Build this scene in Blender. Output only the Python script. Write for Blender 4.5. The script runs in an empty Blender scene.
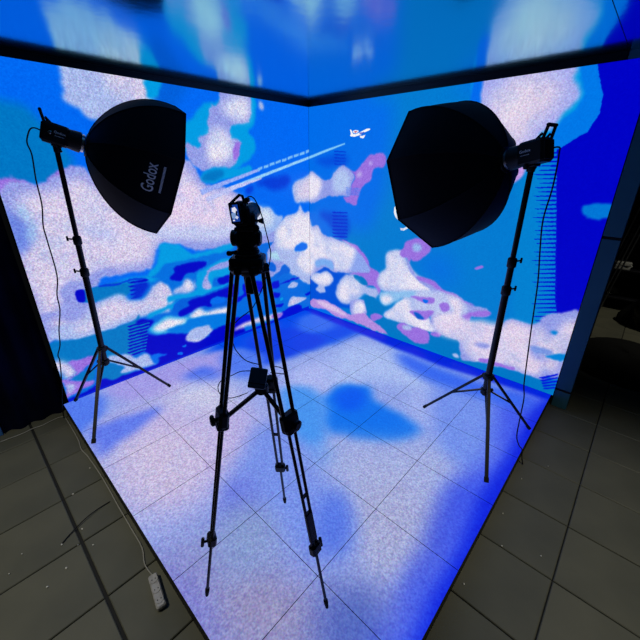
import bpy, math, random
import numpy as np
from mathutils import Vector, Matrix

# ------------------------------------------------------------------ camera, world, lights
scene = bpy.context.scene
col = scene.collection
CAM = Vector((-3.2974, -3.2529, 1.8758))
RT = Vector((0.68205, -0.73131, 0.0019)); UP = Vector((0.27643, 0.26021, 0.92514)); FW = Vector((0.67705, 0.63046, -0.37963))
cd = bpy.data.cameras.new('camera'); cam = bpy.data.objects.new('camera', cd); col.objects.link(cam)
cam.matrix_world = Matrix(((RT.x, UP.x, -FW.x, CAM.x), (RT.y, UP.y, -FW.y, CAM.y), (RT.z, UP.z, -FW.z, CAM.z), (0, 0, 0, 1)))
cd.sensor_width = 36; cd.lens = 348.69 / 640 * 36; cd.shift_x = 0.22 / 640; cd.shift_y = -10.4 / 640
cd.clip_start = 0.02; cd.clip_end = 60
scene.camera = cam
world = bpy.data.worlds.new('dark_room'); scene.world = world; world.use_nodes = True
world.node_tree.nodes['Background'].inputs[0].default_value = (0.5, 0.55, 0.6, 1)
world.node_tree.nodes['Background'].inputs[1].default_value = 0.004
def area(name, loc, target, size, power, color):
    L = bpy.data.lights.new(name, 'AREA'); L.energy = power; L.size = size; L.color = color
    o = bpy.data.objects.new(name, L); col.objects.link(o); o.location = loc
    o.rotation_euler = (Vector(target) - Vector(loc)).to_track_quat('-Z', 'Y').to_euler()
    return o
# unseen spots added to put weak room light on the tiles around the stage
def fill_spot(name, loc, target, power, cone, color):
    L = bpy.data.lights.new(name, 'SPOT'); L.energy = power; L.spot_size = math.radians(cone); L.spot_blend = 0.8; L.shadow_soft_size = 0.12; L.color = color
    o = bpy.data.objects.new(name, L); col.objects.link(o); o.location = loc
    o.rotation_euler = (Vector(target) - Vector(loc)).to_track_quat('-Z', 'Y').to_euler()
fill_spot('left_tile_fill', (-4.1, -1.35, 2.45), (-3.75, -1.25, -0.1), 115, 78, (1.0, 0.96, 0.80))
fill_spot('right_tile_fill', (-1.9, -4.45, 2.45), (-1.45, -3.95, -0.1), 120, 68, (1.0, 0.96, 0.80))
fill_spot('far_tile_fill', (2.6, -4.3, 2.7), (2.5, -3.6, -0.1), 75, 62, (1.0, 0.96, 0.80))  # added to brighten the background tiles beyond the right wall
vs = scene.view_settings; vs.view_transform = 'Standard'; vs.look = 'None'; vs.exposure = 0.0; vs.gamma = 1.0; vs.use_curve_mapping = False
random.seed(7); rng = np.random.default_rng(7)

# ------------------------------------------------------------------ helpers
class MB:
    """collects shapes and links them as one mesh object"""
    def __init__(s): s.v = []; s.f = []; s.sm = []; s.uv = None
    def add(s, vs, fs, smooth=False):
        n = len(s.v); s.v += [tuple(v) for v in vs]; s.f += [tuple(i + n for i in f) for f in fs]; s.sm += [smooth] * len(fs)
    def box(s, c, size, R=None, ch=0.0):
        x, y, z = size[0] / 2, size[1] / 2, size[2] / 2; R = R or Matrix.Identity(3); c = Vector(c)
        if ch <= 0:
            vs = [c + R @ Vector((a * x, b * y, d * z)) for a in (-1, 1) for b in (-1, 1) for d in (-1, 1)]
            s.add(vs, [(0, 1, 3, 2), (4, 6, 7, 5), (0, 4, 5, 1), (2, 3, 7, 6), (0, 2, 6, 4), (1, 5, 7, 3)])
        else:
            prof = [(-x + ch, -y), (x - ch, -y), (x, -y + ch), (x, y - ch), (x - ch, y), (-x + ch, y), (-x, y - ch), (-x, -y + ch)]
            vs = []
            for (zz, k) in ((-z, 1), (-z + ch, 0), (z - ch, 0), (z, 1)):
                for (a, b) in prof:
                    if k: a -= math.copysign(ch, a) * 0.7; b -= math.copysign(ch, b) * 0.7
                    vs.append(c + R @ Vector((a, b, zz)))
            fs = [tuple(reversed(range(8))), tuple(range(24, 32))]
            for r in range(3):
                for k in range(8): fs.append((r * 8 + k, r * 8 + (k + 1) % 8, r * 8 + 8 + (k + 1) % 8, r * 8 + 8 + k))
            s.add(vs, fs)
    def tube(s, pts, r, n=8, cap=True):
        pts = [Vector(p) for p in pts]; rs = r if isinstance(r, (list, tuple)) else [r] * len(pts)
        vs = []; ref = None
        for i, p in enumerate(pts):
            t = (pts[min(i + 1, len(pts) - 1)] - pts[max(i - 1, 0)]).normalized()
            if ref is None: ref = t.orthogonal().normalized()
            ref = (ref - t * ref.dot(t)).normalized(); b = t.cross(ref)
            for k in range(n):
                a = 2 * math.pi * k / n; vs.append(p + (ref * math.cos(a) + b * math.sin(a)) * rs[i])
        fs = []
        for i in range(len(pts) - 1):
            for k in range(n): fs.append((i * n + k, i * n + (k + 1) % n, (i + 1) * n + (k + 1) % n, (i + 1) * n + k))
        s.add(vs, fs, True)
        if cap:
            s.add(vs[:n], [tuple(reversed(range(n)))]); s.add(vs[-n:], [tuple(range(n))])
    def lathe(s, c, ax, prof, n=20):
        """prof: (distance along axis, radius)"""
        c = Vector(c); ax = Vector(ax).normalized(); u = ax.orthogonal().normalized(); w = ax.cross(u); vs = []; fs = []
        for (h, r) in prof:
            for k in range(n):
                a = 2 * math.pi * k / n; vs.append(c + ax * h + (u * math.cos(a) + w * math.sin(a)) * max(r, 1e-5))
        for i in range(len(prof) - 1):
            for k in range(n): fs.append((i * n + k, i * n + (k + 1) % n, (i + 1) * n + (k + 1) % n, (i + 1) * n + k))
        s.add(vs, fs, True); s.add(vs[:n], [tuple(reversed(range(n)))]); s.add(vs[-n:], [tuple(range(n))])
    def build(s, name, mat, parent=None, fix=True):
        me = bpy.data.meshes.new(name)
        off = parent.matrix_world.translation if parent is not None else Vector((0, 0, 0))
        off = ORIGIN.get(parent.name, off) if parent is not None else off
        me.from_pydata([(v[0] - off[0], v[1] - off[1], v[2] - off[2]) for v in s.v], [], s.f)
        me.polygons.foreach_set('use_smooth', s.sm)
        if any(s.sm):
            try: me.set_sharp_from_angle(angle=math.radians(42))
            except Exception: pass
        me.materials.append(mat); me.update()
        o = bpy.data.objects.new(name, me); col.objects.link(o)
        if parent is not None: o.parent = parent; ORIGIN[o.name] = off
        else: ORIGIN[o.name] = Vector((0, 0, 0))
        return o
ORIGIN = {}
def tag(o, label=None, cat=None, group=None, kind=None):
    if label: o['label'] = label
    if cat: o['category'] = cat
    if group: o['group'] = group
    if kind: o['kind'] = kind
    return o
def empty(name, loc, label=None, cat=None, group=None, kind=None):
    o = bpy.data.objects.new(name, None); col.objects.link(o); o.location = loc; o.empty_display_size = 0.1
    ORIGIN[o.name] = Vector(loc); return tag(o, label, cat, group, kind)
def smooth_path(pts, k=4):
    P = [Vector(p) for p in pts]; out = []
    for i in range(len(P) - 1):
        a, b, c, d = P[max(i - 1, 0)], P[i], P[i + 1], P[min(i + 2, len(P) - 1)]
        for j in range(k):
            t = j / k
            out.append(0.5 * ((2 * b) + (c - a) * t + (2 * a - 5 * b + 4 * c - d) * t * t + (3 * b - a - 3 * c + d) * t ** 3))
    return out + [P[-1]]

# ------------------------------------------------------------------ materials
def lin(c): return tuple(((x / 255) / 12.92 if x / 255 <= .04045 else ((x / 255 + .055) / 1.055) ** 2.4) for x in c)
def material(name, base, rough=0.5, metal=0.0, spec=0.5, noise=None, bump=None, sheen=0.0, coat=0.0):
    """noise = (scale, second colour, low, high) mixes a second tone in; bump = (scale, strength)"""
    m = bpy.data.materials.new(name); m.use_nodes = True; nt = m.node_tree; b = nt.nodes['Principled BSDF']
    b.inputs['Base Color'].default_value = (*base, 1); b.inputs['Roughness'].default_value = rough; b.inputs['Metallic'].default_value = metal
    b.inputs['Specular IOR Level'].default_value = spec; b.inputs['Sheen Weight'].default_value = sheen; b.inputs['Coat Weight'].default_value = coat
    tc = nt.nodes.new('ShaderNodeTexCoord')
    if noise:
        n = nt.nodes.new('ShaderNodeTexNoise'); n.inputs['Scale'].default_value = noise[0]; n.inputs['Detail'].default_value = 6
        r = nt.nodes.new('ShaderNodeMapRange'); r.inputs['From Min'].default_value = noise[2]; r.inputs['From Max'].default_value = noise[3]
        x = nt.nodes.new('ShaderNodeMix'); x.data_type = 'RGBA'; x.inputs['A'].default_value = (*base, 1); x.inputs['B'].default_value = (*noise[1], 1)
        nt.links.new(tc.outputs['Object'], n.inputs['Vector']); nt.links.new(n.outputs['Fac'], r.inputs['Value'])
        nt.links.new(r.outputs['Result'], x.inputs['Factor']); nt.links.new(x.outputs['Result'], b.inputs['Base Color'])
    if bump:
        n = nt.nodes.new('ShaderNodeTexNoise'); n.inputs['Scale'].default_value = bump[0]; n.inputs['Detail'].default_value = 5
        u = nt.nodes.new('ShaderNodeBump'); u.inputs['Strength'].default_value = bump[1]; u.inputs['Distance'].default_value = 0.01
        nt.links.new(tc.outputs['Object'], n.inputs['Vector']); nt.links.new(n.outputs['Fac'], u.inputs['Height']); nt.links.new(u.outputs['Normal'], b.inputs['Normal'])
    return m
M_BLACK = material('black_metal', (0.006, 0.006, 0.007), 0.45, 0, 0.35)
M_TUBE = material('black_anodised_tube', (0.006, 0.006, 0.008), 0.4, 0, 0.4)
M_PLAST = material('black_plastic', (0.007, 0.007, 0.008), 0.55, 0, 0.35, bump=(300, 0.05))
M_FABRIC = material('black_softbox_fabric', (0.003, 0.0045, 0.009), 0.75, 0, 0.15, bump=(9, 0.25))
M_DIFF = material('white_diffuser_cloth', (0.75, 0.75, 0.77), 0.9)
M_SILVER = material('silver_reflective_lining', (0.6, 0.6, 0.62), 0.35, 0.8)
M_CHROME = material('brushed_steel', (0.55, 0.55, 0.56), 0.3, 1.0)
M_RUBBER = material('black_rubber', (0.01, 0.01, 0.01), 0.8, 0, 0.2)
M_PLATE = material('dull_zinc_plate', (0.20, 0.22, 0.25), 0.5, 0.6)
M_CABLE = material('black_cable', (0.005, 0.005, 0.006), 0.6, 0, 0.25)
M_WCABLE = material('grey_cable', (0.30, 0.29, 0.26), 0.6)
M_WPLAST = material('white_plastic', (0.40, 0.39, 0.38), 0.5, noise=(40, (0.3, 0.29, 0.28), .45, .7))
M_TEXT = material('grey_print', (0.92, 0.93, 0.97), 0.6)
M_TEAL = material('teal_painted_panel', (0.035, 0.16, 0.22), 0.6, noise=(2.5, (0.025, 0.13, 0.19), .4, .7), bump=(60, 0.08))
M_BLUEPANEL = material('blue_painted_panel', (0.035, 0.15, 0.42), 0.6, noise=(2.5, (0.03, 0.12, 0.36), .4, .7), bump=(60, 0.08))
M_NAVY = material('navy_drape', (0.0025, 0.004, 0.022), 0.95, 0, 0.04, noise=(3, (0.001, 0.002, 0.010), .4, .65), bump=(25, 0.2))
M_BEAM = material('black_trim', (0.006, 0.006, 0.010), 0.35, 0, 0.4)
M_DARKWALL = material('dark_hall_wall', (0.02, 0.02, 0.02), 0.8, bump=(8, 0.2))
M_TILE = material('dark_floor_tile', (0.115, 0.112, 0.078), 0.55, 0, 0.3, noise=(2.2, (0.085, 0.085, 0.062), .38, .68), bump=(16, 0.12))
M_GROUT = material('dark_joint', (0.010, 0.010, 0.009), 0.9)
M_SCRAP = material('pale_scrap', (0.6, 0.58, 0.5), 0.8)
M_BAG = material('black_bag', (0.004, 0.004, 0.004), 0.85, 0, 0.15, bump=(12, 0.4))
M_WRAP = material('glossy_black_film', (0.006, 0.006, 0.006), 0.25, 0, 0.4, bump=(14, 0.8))
M_PAPER = material('grey_paper', (0.42, 0.42, 0.40), 0.8)
def ceiling_material():
    m = material('painted_ceiling', (0.20, 0.68, 0.74), 0.15, 1.0, 0.5)
    nt = m.node_tree; b = nt.nodes['Principled BSDF']; tc = nt.nodes['Texture Coordinate'] if 'Texture Coordinate' in nt.nodes else nt.nodes.new('ShaderNodeTexCoord')
    a = nt.nodes.new('ShaderNodeTexNoise'); a.inputs['Scale'].default_value = 1.3; a.inputs['Detail'].default_value = 4
    c = nt.nodes.new('ShaderNodeTexNoise'); c.inputs['Scale'].default_value = 28; c.inputs['Detail'].default_value = 6
    s = nt.nodes.new('ShaderNodeMath'); s.operation = 'MULTIPLY_ADD'; s.inputs[1].default_value = 0.06
    u = nt.nodes.new('ShaderNodeBump'); u.inputs['Strength'].default_value = 0.25; u.inputs['Distance'].default_value = 0.02
    for n in (a, c): nt.links.new(tc.outputs['Object'], n.inputs['Vector'])
    nt.links.new(c.outputs['Fac'], s.inputs[0]); nt.links.new(a.outputs['Fac'], s.inputs[2])
    nt.links.new(s.outputs[0], u.inputs['Height']); nt.links.new(u.outputs['Normal'], b.inputs['Normal'])
    return m
M_CEIL = ceiling_material()

# ------------------------------------------------------------------ the pictures shown on the three LED surfaces
# every entry: colour, soft edge (mm), raggedness (mm), outline in mm on the wall (along, height) or floor (x, y)
LEFT_PICTURE = [
((0,118,196),60,0,[(-2902,2282),(-2688,2251),(-2584,2109),(-2476,1917),(-2611,1746),(-3045,1760)]),
((0,95,218),80,0,[(-1817,2518),(-1470,2531),(-1581,2405),(-1690,2281),(-1843,2375)]),
((168,184,234),8,14,[(-2391,2553),(-2424,2460),(-2452,2391),(-2455,2330),(-2423,2285),(-2368,2253),(-2295,2201),(-2060,2248),(-1843,2375),(-1814,2532),(-2033,2564)]),
((212,202,231),20,14,[(-2150,2564),(-2139,2459),(-2099,2379),(-1970,2326),(-1843,2375),(-1835,2549)]),
((0,155,226),12,12,[(-1836,2542),(-1717,2532),(-1746,2458),(-1826,2377),(-1869,2407)]),
((0,155,226),14,10,[(-1106,2512),(-1216,2436),(-1349,2403),(-1506,2271),(-1573,2216),(-1639,2076),(-1591,2001),(-1378,1953),(-1110,1841),(-866,1962),(-807,2053),(-810,2142),(-884,2196),(-820,2257),(-775,2318),(-761,2487),(-816,2521)]),
((146,156,228),8,14,[(-1131,2522),(-854,2524),(-819,2480),(-834,2313),(-916,2264),(-1094,2238),(-1086,2142),(-978,2112),(-1004,2047),(-1044,1930),(-1126,1863),(-1290,1842),(-1458,1843),(-1584,1950),(-1580,2078),(-1509,2043),(-1444,2058),(-1451,2123),(-1349,2168),(-1327,2273),(-1280,2385),(-1201,2425)]),
((230,225,242),18,12,[(-1133,2426),(-1005,2479),(-857,2483),(-864,2310),(-1059,2308),(-1158,2365)]),
((230,225,242),18,12,[(-1227,2215),(-1114,2141),(-1070,2045),(-1156,1928),(-1350,1912),(-1374,1980),(-1336,2142)]),
((168,184,234),8,4,[(-717,2492),(-671,2476),(-658,2435),(-687,2411),(-725,2435)]),
((152,112,222),8,10,[(-1047,2088),(-986,2091),(-1021,1974),(-1081,1944),(-1091,2015)]),
((0,155,226),12,8,[(-1479,1785),(-1372,1847),(-1213,1868),(-1049,1853),(-889,1883),(-896,1806),(-1209,1751),(-1355,1711),(-1454,1736)]),
((0,118,196),14,8,[(-1464,1778),(-1358,1826),(-1217,1839),(-1241,1781),(-1353,1733),(-1436,1742)]),
((152,112,222),8,12,[(-3053,1821),(-2937,1795),(-2883,1800),(-2810,1792),(-2774,1758),(-2699,1756),(-2633,1808),(-2587,1849),(-2468,1813),(-2610,1183),(-3199,1291)]),
((146,156,228),10,14,[(-3103,1639),(-2958,1713),(-2914,1763),(-2840,1780),(-2779,1758),(-2687,1756),(-2632,1788),(-2591,1828),(-2538,1869),(-2486,1876),(-2428,1869),(-2366,1811),(-2072,1997),(-1723,2087),(-1607,1937),(-1544,1904),(-1473,1754),(-1406,1698),(-1252,1683),(-1068,1607),(-896,1505),(-763,1442),(-594,1350),(-544,1146),(-598,1022),(-793,1051),(-928,1150),(-1199,1089),(-1442,1084),(-1578,1085),(-1659,1119),(-1745,1172),(-1897,1208),(-1976,1188),(-2036,1105),(-2070,1018),(-2137,994),(-2258,1000),(-2382,1009),(-2503,1009),(-2613,948),(-2654,924),(-2659,838),(-2548,798),(-2768,480),(-3029,538),(-3150,991)]),
((212,202,231),20,16,[(-2886,1644),(-2800,1699),(-2671,1700),(-2603,1725),(-2559,1780),(-2449,1777),(-2355,1701),(-1924,1924),(-1644,1886),(-1542,1712),(-1414,1643),(-1257,1636),(-1049,1546),(-1000,1386),(-1083,1214),(-1428,1196),(-1664,1228),(-1857,1273),(-2005,1229),(-2097,1070),(-2294,1071),(-2486,1092),(-2615,1034),(-2717,1016),(-2777,989),(-2799,894),(-2853,782),(-2925,779),(-2944,934),(-2962,1284),(-2863,1378),(-2837,1482)]),
((110,135,226),30,10,[(-2970,1630),(-2924,1560),(-2871,1507),(-2848,1462),(-2863,1378),(-2906,1326),(-2973,1286),(-2991,1431)]),
((160,200,238),26,8,[(-2864,1623),(-2839,1545),(-2835,1446),(-2869,1357),(-2880,1380),(-2860,1506),(-2898,1578)]),
((190,200,240),26,6,[(-2025,1366),(-1789,1394),(-1488,1333),(-1139,1295),(-1111,1195),(-1453,1179),(-1715,1235),(-1953,1267)]),
((190,195,238),30,6,[(-2463,1464),(-2359,1405),(-2298,1332),(-2355,1281),(-2451,1320),(-2524,1409)]),
((228,208,236),40,10,[(-1881,1681),(-1650,1844),(-1538,1666),(-1346,1564),(-1080,1497),(-1170,1350),(-1484,1362),(-1741,1389),(-1887,1377)]),
((146,156,228),10,10,[(-2783,994),(-2716,1011),(-2639,1012),(-2490,1073),(-2371,1062),(-2382,1009),(-2501,1021),(-2554,770),(-2655,742),(-2733,697),(-2808,704),(-2841,745),(-2811,831),(-2779,875),(-2796,939)]),
((146,156,228),12,10,[(-2957,796),(-2887,814),(-2839,799),(-2898,750),(-2898,682),(-2766,651),(-2571,577),(-2588,499),(-2877,548),(-2958,565)]),
((212,202,231),12,8,[(-2908,727),(-2854,736),(-2790,690),(-2712,690),(-2645,733),(-2557,756),(-2596,578),(-2767,648),(-2890,673)]),
((0,105,222),6,8,[(-2696,926),(-2616,932),(-2517,947),(-2268,947),(-2156,941),(-2030,981),(-1987,1068),(-1971,1160),(-1908,1196),(-1827,1165),(-1753,1124),(-1670,1050),(-1551,1040),(-1201,1067),(-1029,1085),(-913,1159),(-793,1051),(-549,1051),(-349,1147),(-13,1171),(94,-59),(-1762,-226),(-3055,-130),(-2990,567),(-2613,498),(-2337,591),(-2068,600),(-2053,688),(-2257,735),(-2353,771),(-2443,814),(-2547,806),(-2661,829),(-2696,866)]),
((0,118,196),4,4,[(-2668,927),(-2518,942),(-2320,941),(-2242,904),(-2348,798),(-2449,825),(-2545,815),(-2659,838)]),
((0,155,226),18,8,[(-2391,963),(-2157,947),(-2005,997),(-1997,1085),(-1945,1179),(-1883,1191),(-1765,1158),(-1683,1060),(-1579,1074),(-1476,1056),(-1482,1008),(-1722,1019),(-1866,1015),(-1941,938),(-2054,886),(-2142,876)]),
((0,60,215),3,4,[(-2516,951),(-2469,946),(-2371,937),(-2265,949),(-2160,933),(-2136,912),(-2269,932),(-2401,916),(-2519,935)]),
((0,0,198),3,3,[(-2303,923),(-2148,920),(-2116,903),(-2139,896),(-2274,907)]),
((0,0,198),3,3,[(-2303,886),(-2160,885),(-2139,871),(-2164,865),(-2280,872)]),
((0,0,198),3,3,[(-2302,850),(-2172,850),(-2162,839),(-2189,833),(-2287,837)]),
((0,0,198),3,3,[(-2301,812),(-2184,815),(-2185,806),(-2215,802),(-2294,801)]),
((0,0,198),3,3,[(-2301,775),(-2197,780),(-2208,774),(-2240,771),(-2301,766)]),
((0,40,205),14,6,[(-2235,898),(-2127,880),(-2153,818),(-2233,763),(-2293,771),(-2273,804)]),
((0,0,198),4,4,[(-2694,943),(-2644,944),(-2639,891),(-2650,839),(-2689,843),(-2708,896)]),
((168,184,234),10,8,[(-2946,612),(-2859,696),(-2697,669),(-2629,775),(-2545,815),(-2447,834),(-2358,829),(-2305,758),(-2202,740),(-2128,799),(-2052,859),(-1965,859),(-1879,777),(-1797,841),(-1711,842),(-1661,735),(-1769,675),(-1895,677),(-1959,599),(-1979,541),(-2057,554),(-2198,567),(-2343,563),(-2475,537),(-2605,534),(-2792,536)]),
((212,202,231),10,10,[(-2634,686),(-2581,752),(-2490,781),(-2393,782),(-2312,721),(-2190,706),(-2113,775),(-2046,838),(-1969,839),(-1913,755),(-1793,798),(-1728,804),(-1704,745),(-1796,704),(-1913,692),(-1985,628),(-2068,600),(-2191,606),(-2332,619),(-2464,593),(-2610,584),(-2743,593),(-2792,629)]),
((0,118,196),5,6,[(-2960,570),(-2817,544),(-2658,537),(-2603,540),(-2496,540),(-2319,559),(-2258,586),(-2391,260),(-2435,245),(-2483,281),(-2589,277),(-2712,345),(-2771,347),(-2861,355),(-2947,407)]),
((0,0,198),10,8,[(-2303,541),(-2164,519),(-2148,481),(-2226,417),(-2192,363),(-2028,321),(-1883,296),(-1829,313),(-1757,325),(-1767,255),(-1847,192),(-1712,132),(-1182,151),(-1204,-69),(-1735,-33),(-1986,-32),(-2309,-33),(-2595,-34),(-2727,-35),(-2855,-50),(-2838,24),(-2715,19),(-2624,23),(-2441,47),(-2202,45),(-2161,99),(-2228,162),(-2278,218),(-2290,308)]),
((0,20,195),2,2,[(-2382,523),(-2193,521),(-2196,505),(-2365,505)]),
((0,118,196),2,2,[(-2386,505),(-2182,498),(-2184,488),(-2368,490)]),
((0,20,195),2,2,[(-2388,492),(-2203,490),(-2206,474),(-2371,473)]),
((0,118,196),2,2,[(-2392,474),(-2192,467),(-2194,457),(-2374,458)]),
((0,20,195),2,2,[(-2394,461),(-2213,459),(-2216,443),(-2378,442)]),
((0,118,196),2,2,[(-2398,443),(-2202,435),(-2204,426),(-2381,427)]),
((0,20,195),2,2,[(-2401,429),(-2223,428),(-2226,412),(-2384,410)]),
((0,118,196),2,2,[(-2404,411),(-2212,404),(-2214,395),(-2387,395)]),
((0,20,195),2,2,[(-2407,398),(-2233,396),(-2236,381),(-2390,379)]),
((0,118,196),2,2,[(-2410,380),(-2223,373),(-2224,363),(-2393,363)]),
((0,20,195),2,2,[(-2413,366),(-2243,365),(-2246,349),(-2396,347)]),
((0,118,196),2,2,[(-2417,348),(-2233,341),(-2235,332),(-2399,332)]),
((0,20,195),2,2,[(-2419,334),(-2253,334),(-2256,318),(-2402,315)]),
((0,118,196),2,2,[(-2423,316),(-2243,310),(-2245,300),(-2405,299)]),
((0,20,195),2,2,[(-2425,303),(-2264,302),(-2266,286),(-2409,283)]),
((0,118,196),2,2,[(-2429,284),(-2253,278),(-2255,268),(-2412,267)]),
((0,20,195),2,2,[(-2432,270),(-2274,271),(-2277,255),(-2415,250)]),
((0,118,196),2,2,[(-2435,252),(-2263,246),(-2265,237),(-2418,235)]),
((0,20,195),2,2,[(-2438,238),(-2284,239),(-2287,223),(-2421,218)]),
((0,155,226),10,8,[(-2210,428),(-2096,473),(-2012,512),(-1876,452),(-1742,428),(-1732,496),(-1986,571),(-1946,626),(-1640,644),(-1663,475),(-1562,408),(-1578,283),(-1749,376),(-1859,341),(-2025,338),(-2146,364)]),
((230,225,242),10,7,[(-2183,410),(-2132,443),(-2066,471),(-2001,484),(-1909,449),(-1814,412),(-1844,381),(-1957,361),(-2084,367)]),
((0,110,222),10,6,[(-2105,925),(-2011,965),(-1941,1026),(-1879,1030),(-1567,1036),(-1212,1060),(-1225,942),(-1454,950),(-1589,877),(-1662,859),(-1680,730),(-1602,659),(-1878,647),(-1949,796),(-2024,891)]),
((0,155,226),12,6,[(-1969,1208),(-1793,1182),(-1681,1072),(-1564,1060),(-1206,1110),(-1213,1043),(-1568,1028),(-1849,1024),(-1955,1029),(-2043,949),(-2104,932),(-2095,982),(-2012,1040),(-1969,1121)]),
((0,155,226),10,6,[(-1645,855),(-1570,889),(-1418,943),(-1244,945),(-1266,756),(-1439,776),(-1470,678),(-1254,680),(-1534,615),(-1766,616),(-1878,647),(-1975,641),(-1985,578),(-2175,538),(-2167,584),(-1995,614),(-1979,707),(-1870,695),(-1685,697)]),
((0,0,198),5,7,[(-1867,966),(-1793,982),(-1558,978),(-1527,947),(-1585,909),(-1657,891),(-1758,888),(-1817,828),(-1909,850),(-1918,891),(-1866,919)]),
((146,156,228),7,6,[(-1518,879),(-1383,920),(-1246,928),(-1253,868),(-1410,856),(-1503,850),(-1522,778),(-1494,684),(-1547,662),(-1604,711),(-1575,790),(-1541,841)]),
((212,202,231),10,4,[(-1575,721),(-1530,719),(-1515,689),(-1554,678)]),
((168,184,234),8,6,[(-1891,765),(-1808,778),(-1784,829),(-1734,826),(-1687,740),(-1721,689),(-1805,694),(-1915,715)]),
((230,225,242),10,5,[(-1784,805),(-1737,807),(-1709,745),(-1743,712),(-1791,732)]),
((0,0,198),5,6,[(-1424,738),(-1383,764),(-1265,764),(-1273,689),(-1392,691)]),
((0,95,218),6,6,[(-1935,596),(-1846,638),(-1606,625),(-1398,643),(-1258,645),(-1286,389),(-1610,466),(-1788,467),(-1932,511)]),
((0,0,198),5,6,[(-1892,507),(-1838,534),(-1768,548),(-1768,600),(-1535,607),(-1258,645),(-1173,662),(-1190,497),(-1419,549),(-1525,541),(-1526,460),(-1614,503),(-1697,492),(-1875,459)]),
((0,106,236),5,5,[(-1525,541),(-1446,565),(-1354,513),(-1378,473),(-1513,492)]),
((230,225,242),9,6,[(-1795,425),(-1726,474),(-1645,480),(-1593,425),(-1445,417),(-1325,405),(-1333,336),(-1530,356),(-1640,385),(-1730,386)]),
((0,120,225),10,6,[(-2053,363),(-1838,368),(-1781,403),(-1334,327),(-1349,195),(-1510,211),(-1576,157),(-1674,267),(-1802,257),(-1855,257)]),
((0,0,198),6,6,[(-1594,163),(-1472,198),(-1307,201),(-1132,204),(-1042,196),(-1047,135),(-1322,65),(-1525,90)]),
((168,184,234),6,5,[(-1865,188),(-1796,276),(-1691,282),(-1540,202),(-1594,163),(-1713,121)]),
((230,225,242),8,5,[(-1832,175),(-1777,247),(-1676,253),(-1607,206),(-1671,153),(-1748,134)]),
((168,184,234),6,4,[(-1847,192),(-1784,261),(-1673,278),(-1581,265),(-1590,193),(-1693,134)]),
((0,106,236),4,4,[(-1968,82),(-1919,62),(-1932,39),(-1972,56)]),
((0,106,236),4,4,[(-1917,136),(-1865,134),(-1877,111),(-1911,119)]),
((168,184,234),7,9,[(-2580,293),(-2505,278),(-2428,254),(-2371,188),(-2267,196),(-2236,113),(-2199,62),(-2294,50),(-2408,66),(-2506,69),(-2525,112),(-2478,141),(-2548,197),(-2591,241)]),
((0,106,236),5,8,[(-2213,156),(-2093,125),(-2089,105),(-2176,105),(-2176,60),(-2214,68)]),
((0,118,196),5,8,[(-2669,235),(-2593,233),(-2492,139),(-2530,88),(-2441,47),(-2622,31),(-2591,50),(-2676,83),(-2707,56)]),
((212,202,231),10,8,[(-2958,405),(-2882,360),(-2834,274),(-2857,223),(-2926,217),(-2948,266),(-2965,334)]),
((152,112,222),7,8,[(-2882,360),(-2771,347),(-2697,354),(-2717,292),(-2766,259),(-2808,231),(-2870,214),(-2954,192),(-2968,230),(-2915,219),(-2840,246)]),
((152,112,222),7,8,[(-2953,199),(-2879,178),(-2756,143),(-2749,90),(-2830,79),(-2929,61),(-2954,50)]),
((168,184,234),9,6,[(-2943,171),(-2885,150),(-2902,103),(-2937,73),(-2946,110)]),
((0,118,196),5,6,[(-2877,209),(-2785,229),(-2714,220),(-2739,135),(-2804,142),(-2858,168)]),
((0,0,198),6,5,[(-2952,33),(-2815,41),(-2706,86),(-2653,93),(-2597,49),(-2501,54),(-2362,33),(-2373,-24),(-2702,-17),(-2967,-7)]),
((0,30,215),4,0,[(-3020,16),(-2458,15),(-29,40),(-31,-53),(-2472,-57),(-3038,-57)]),
((146,156,228),8,10,[(-694,958),(-616,1049),(-564,1098),(-2,1064),(-9,555),(-100,487),(-189,484),(-216,555),(-329,569),(-378,694),(-483,735),(-538,665),(-669,612),(-727,655),(-740,823)]),
((168,184,234),8,6,[(-351,689),(-213,651),(-201,574),(-329,569),(-386,634)]),
((170,215,238),14,6,[(-678,917),(-448,908),(-368,815),(-506,796),(-653,846)]),
((0,95,218),7,6,[(-729,802),(-645,786),(-592,716),(-627,668),(-723,723)]),
((0,95,218),7,6,[(-457,720),(-364,712),(-382,612),(-489,614),(-595,576),(-538,665)]),
((168,184,234),5,5,[(-417,425),(-332,469),(-228,432),(-264,388),(-363,395)]),
((168,184,234),5,5,[(-429,159),(-354,261),(-225,230),(-70,172),(-198,145),(-345,141)]),
((212,202,231),6,5,[(-386,180),(-327,231),(-226,215),(-227,169),(-344,157)]),
((0,155,226),4,3,[(-559,294),(-505,301),(-501,267),(-547,265)]),
((0,10,210),8,10,[(-687,526),(-571,550),(-562,465),(-653,466)]),
((0,10,210),8,10,[(-1109,617),(-840,592),(-837,472),(-965,484),(-1081,456),(-1258,418),(-1251,483),(-1099,499)]),
((0,10,210),8,10,[(-682,411),(-554,378),(-584,322),(-673,342)]),
((0,10,210),8,10,[(-1277,239),(-1035,222),(-1044,122),(-1283,181)]),
((0,10,210),8,10,[(-431,125),(-229,124),(-171,25),(-407,5),(-627,29),(-598,65)]),
((0,10,210),8,10,[(-105,240),(35,255),(-44,205)]),
((0,10,210),8,10,[(-616,224),(-509,215),(-538,179),(-670,196)]),
((0,10,210),8,10,[(-331,516),(-100,509),(-387,487),(-548,493)]),
((212,202,231),8,8,[(-1247,118),(-995,148),(-700,118),(-542,96),(-572,45),(-1000,86),(-1250,89)]),
((152,112,222),6,6,[(-701,108),(-543,92),(-559,41),(-678,57)]),
((150,180,238),12,8,[(-918,1520),(-795,1453),(-661,1443),(-550,1346),(-453,1319),(-559,1183),(-705,1146),(-842,1146),(-942,1246)]),
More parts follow.
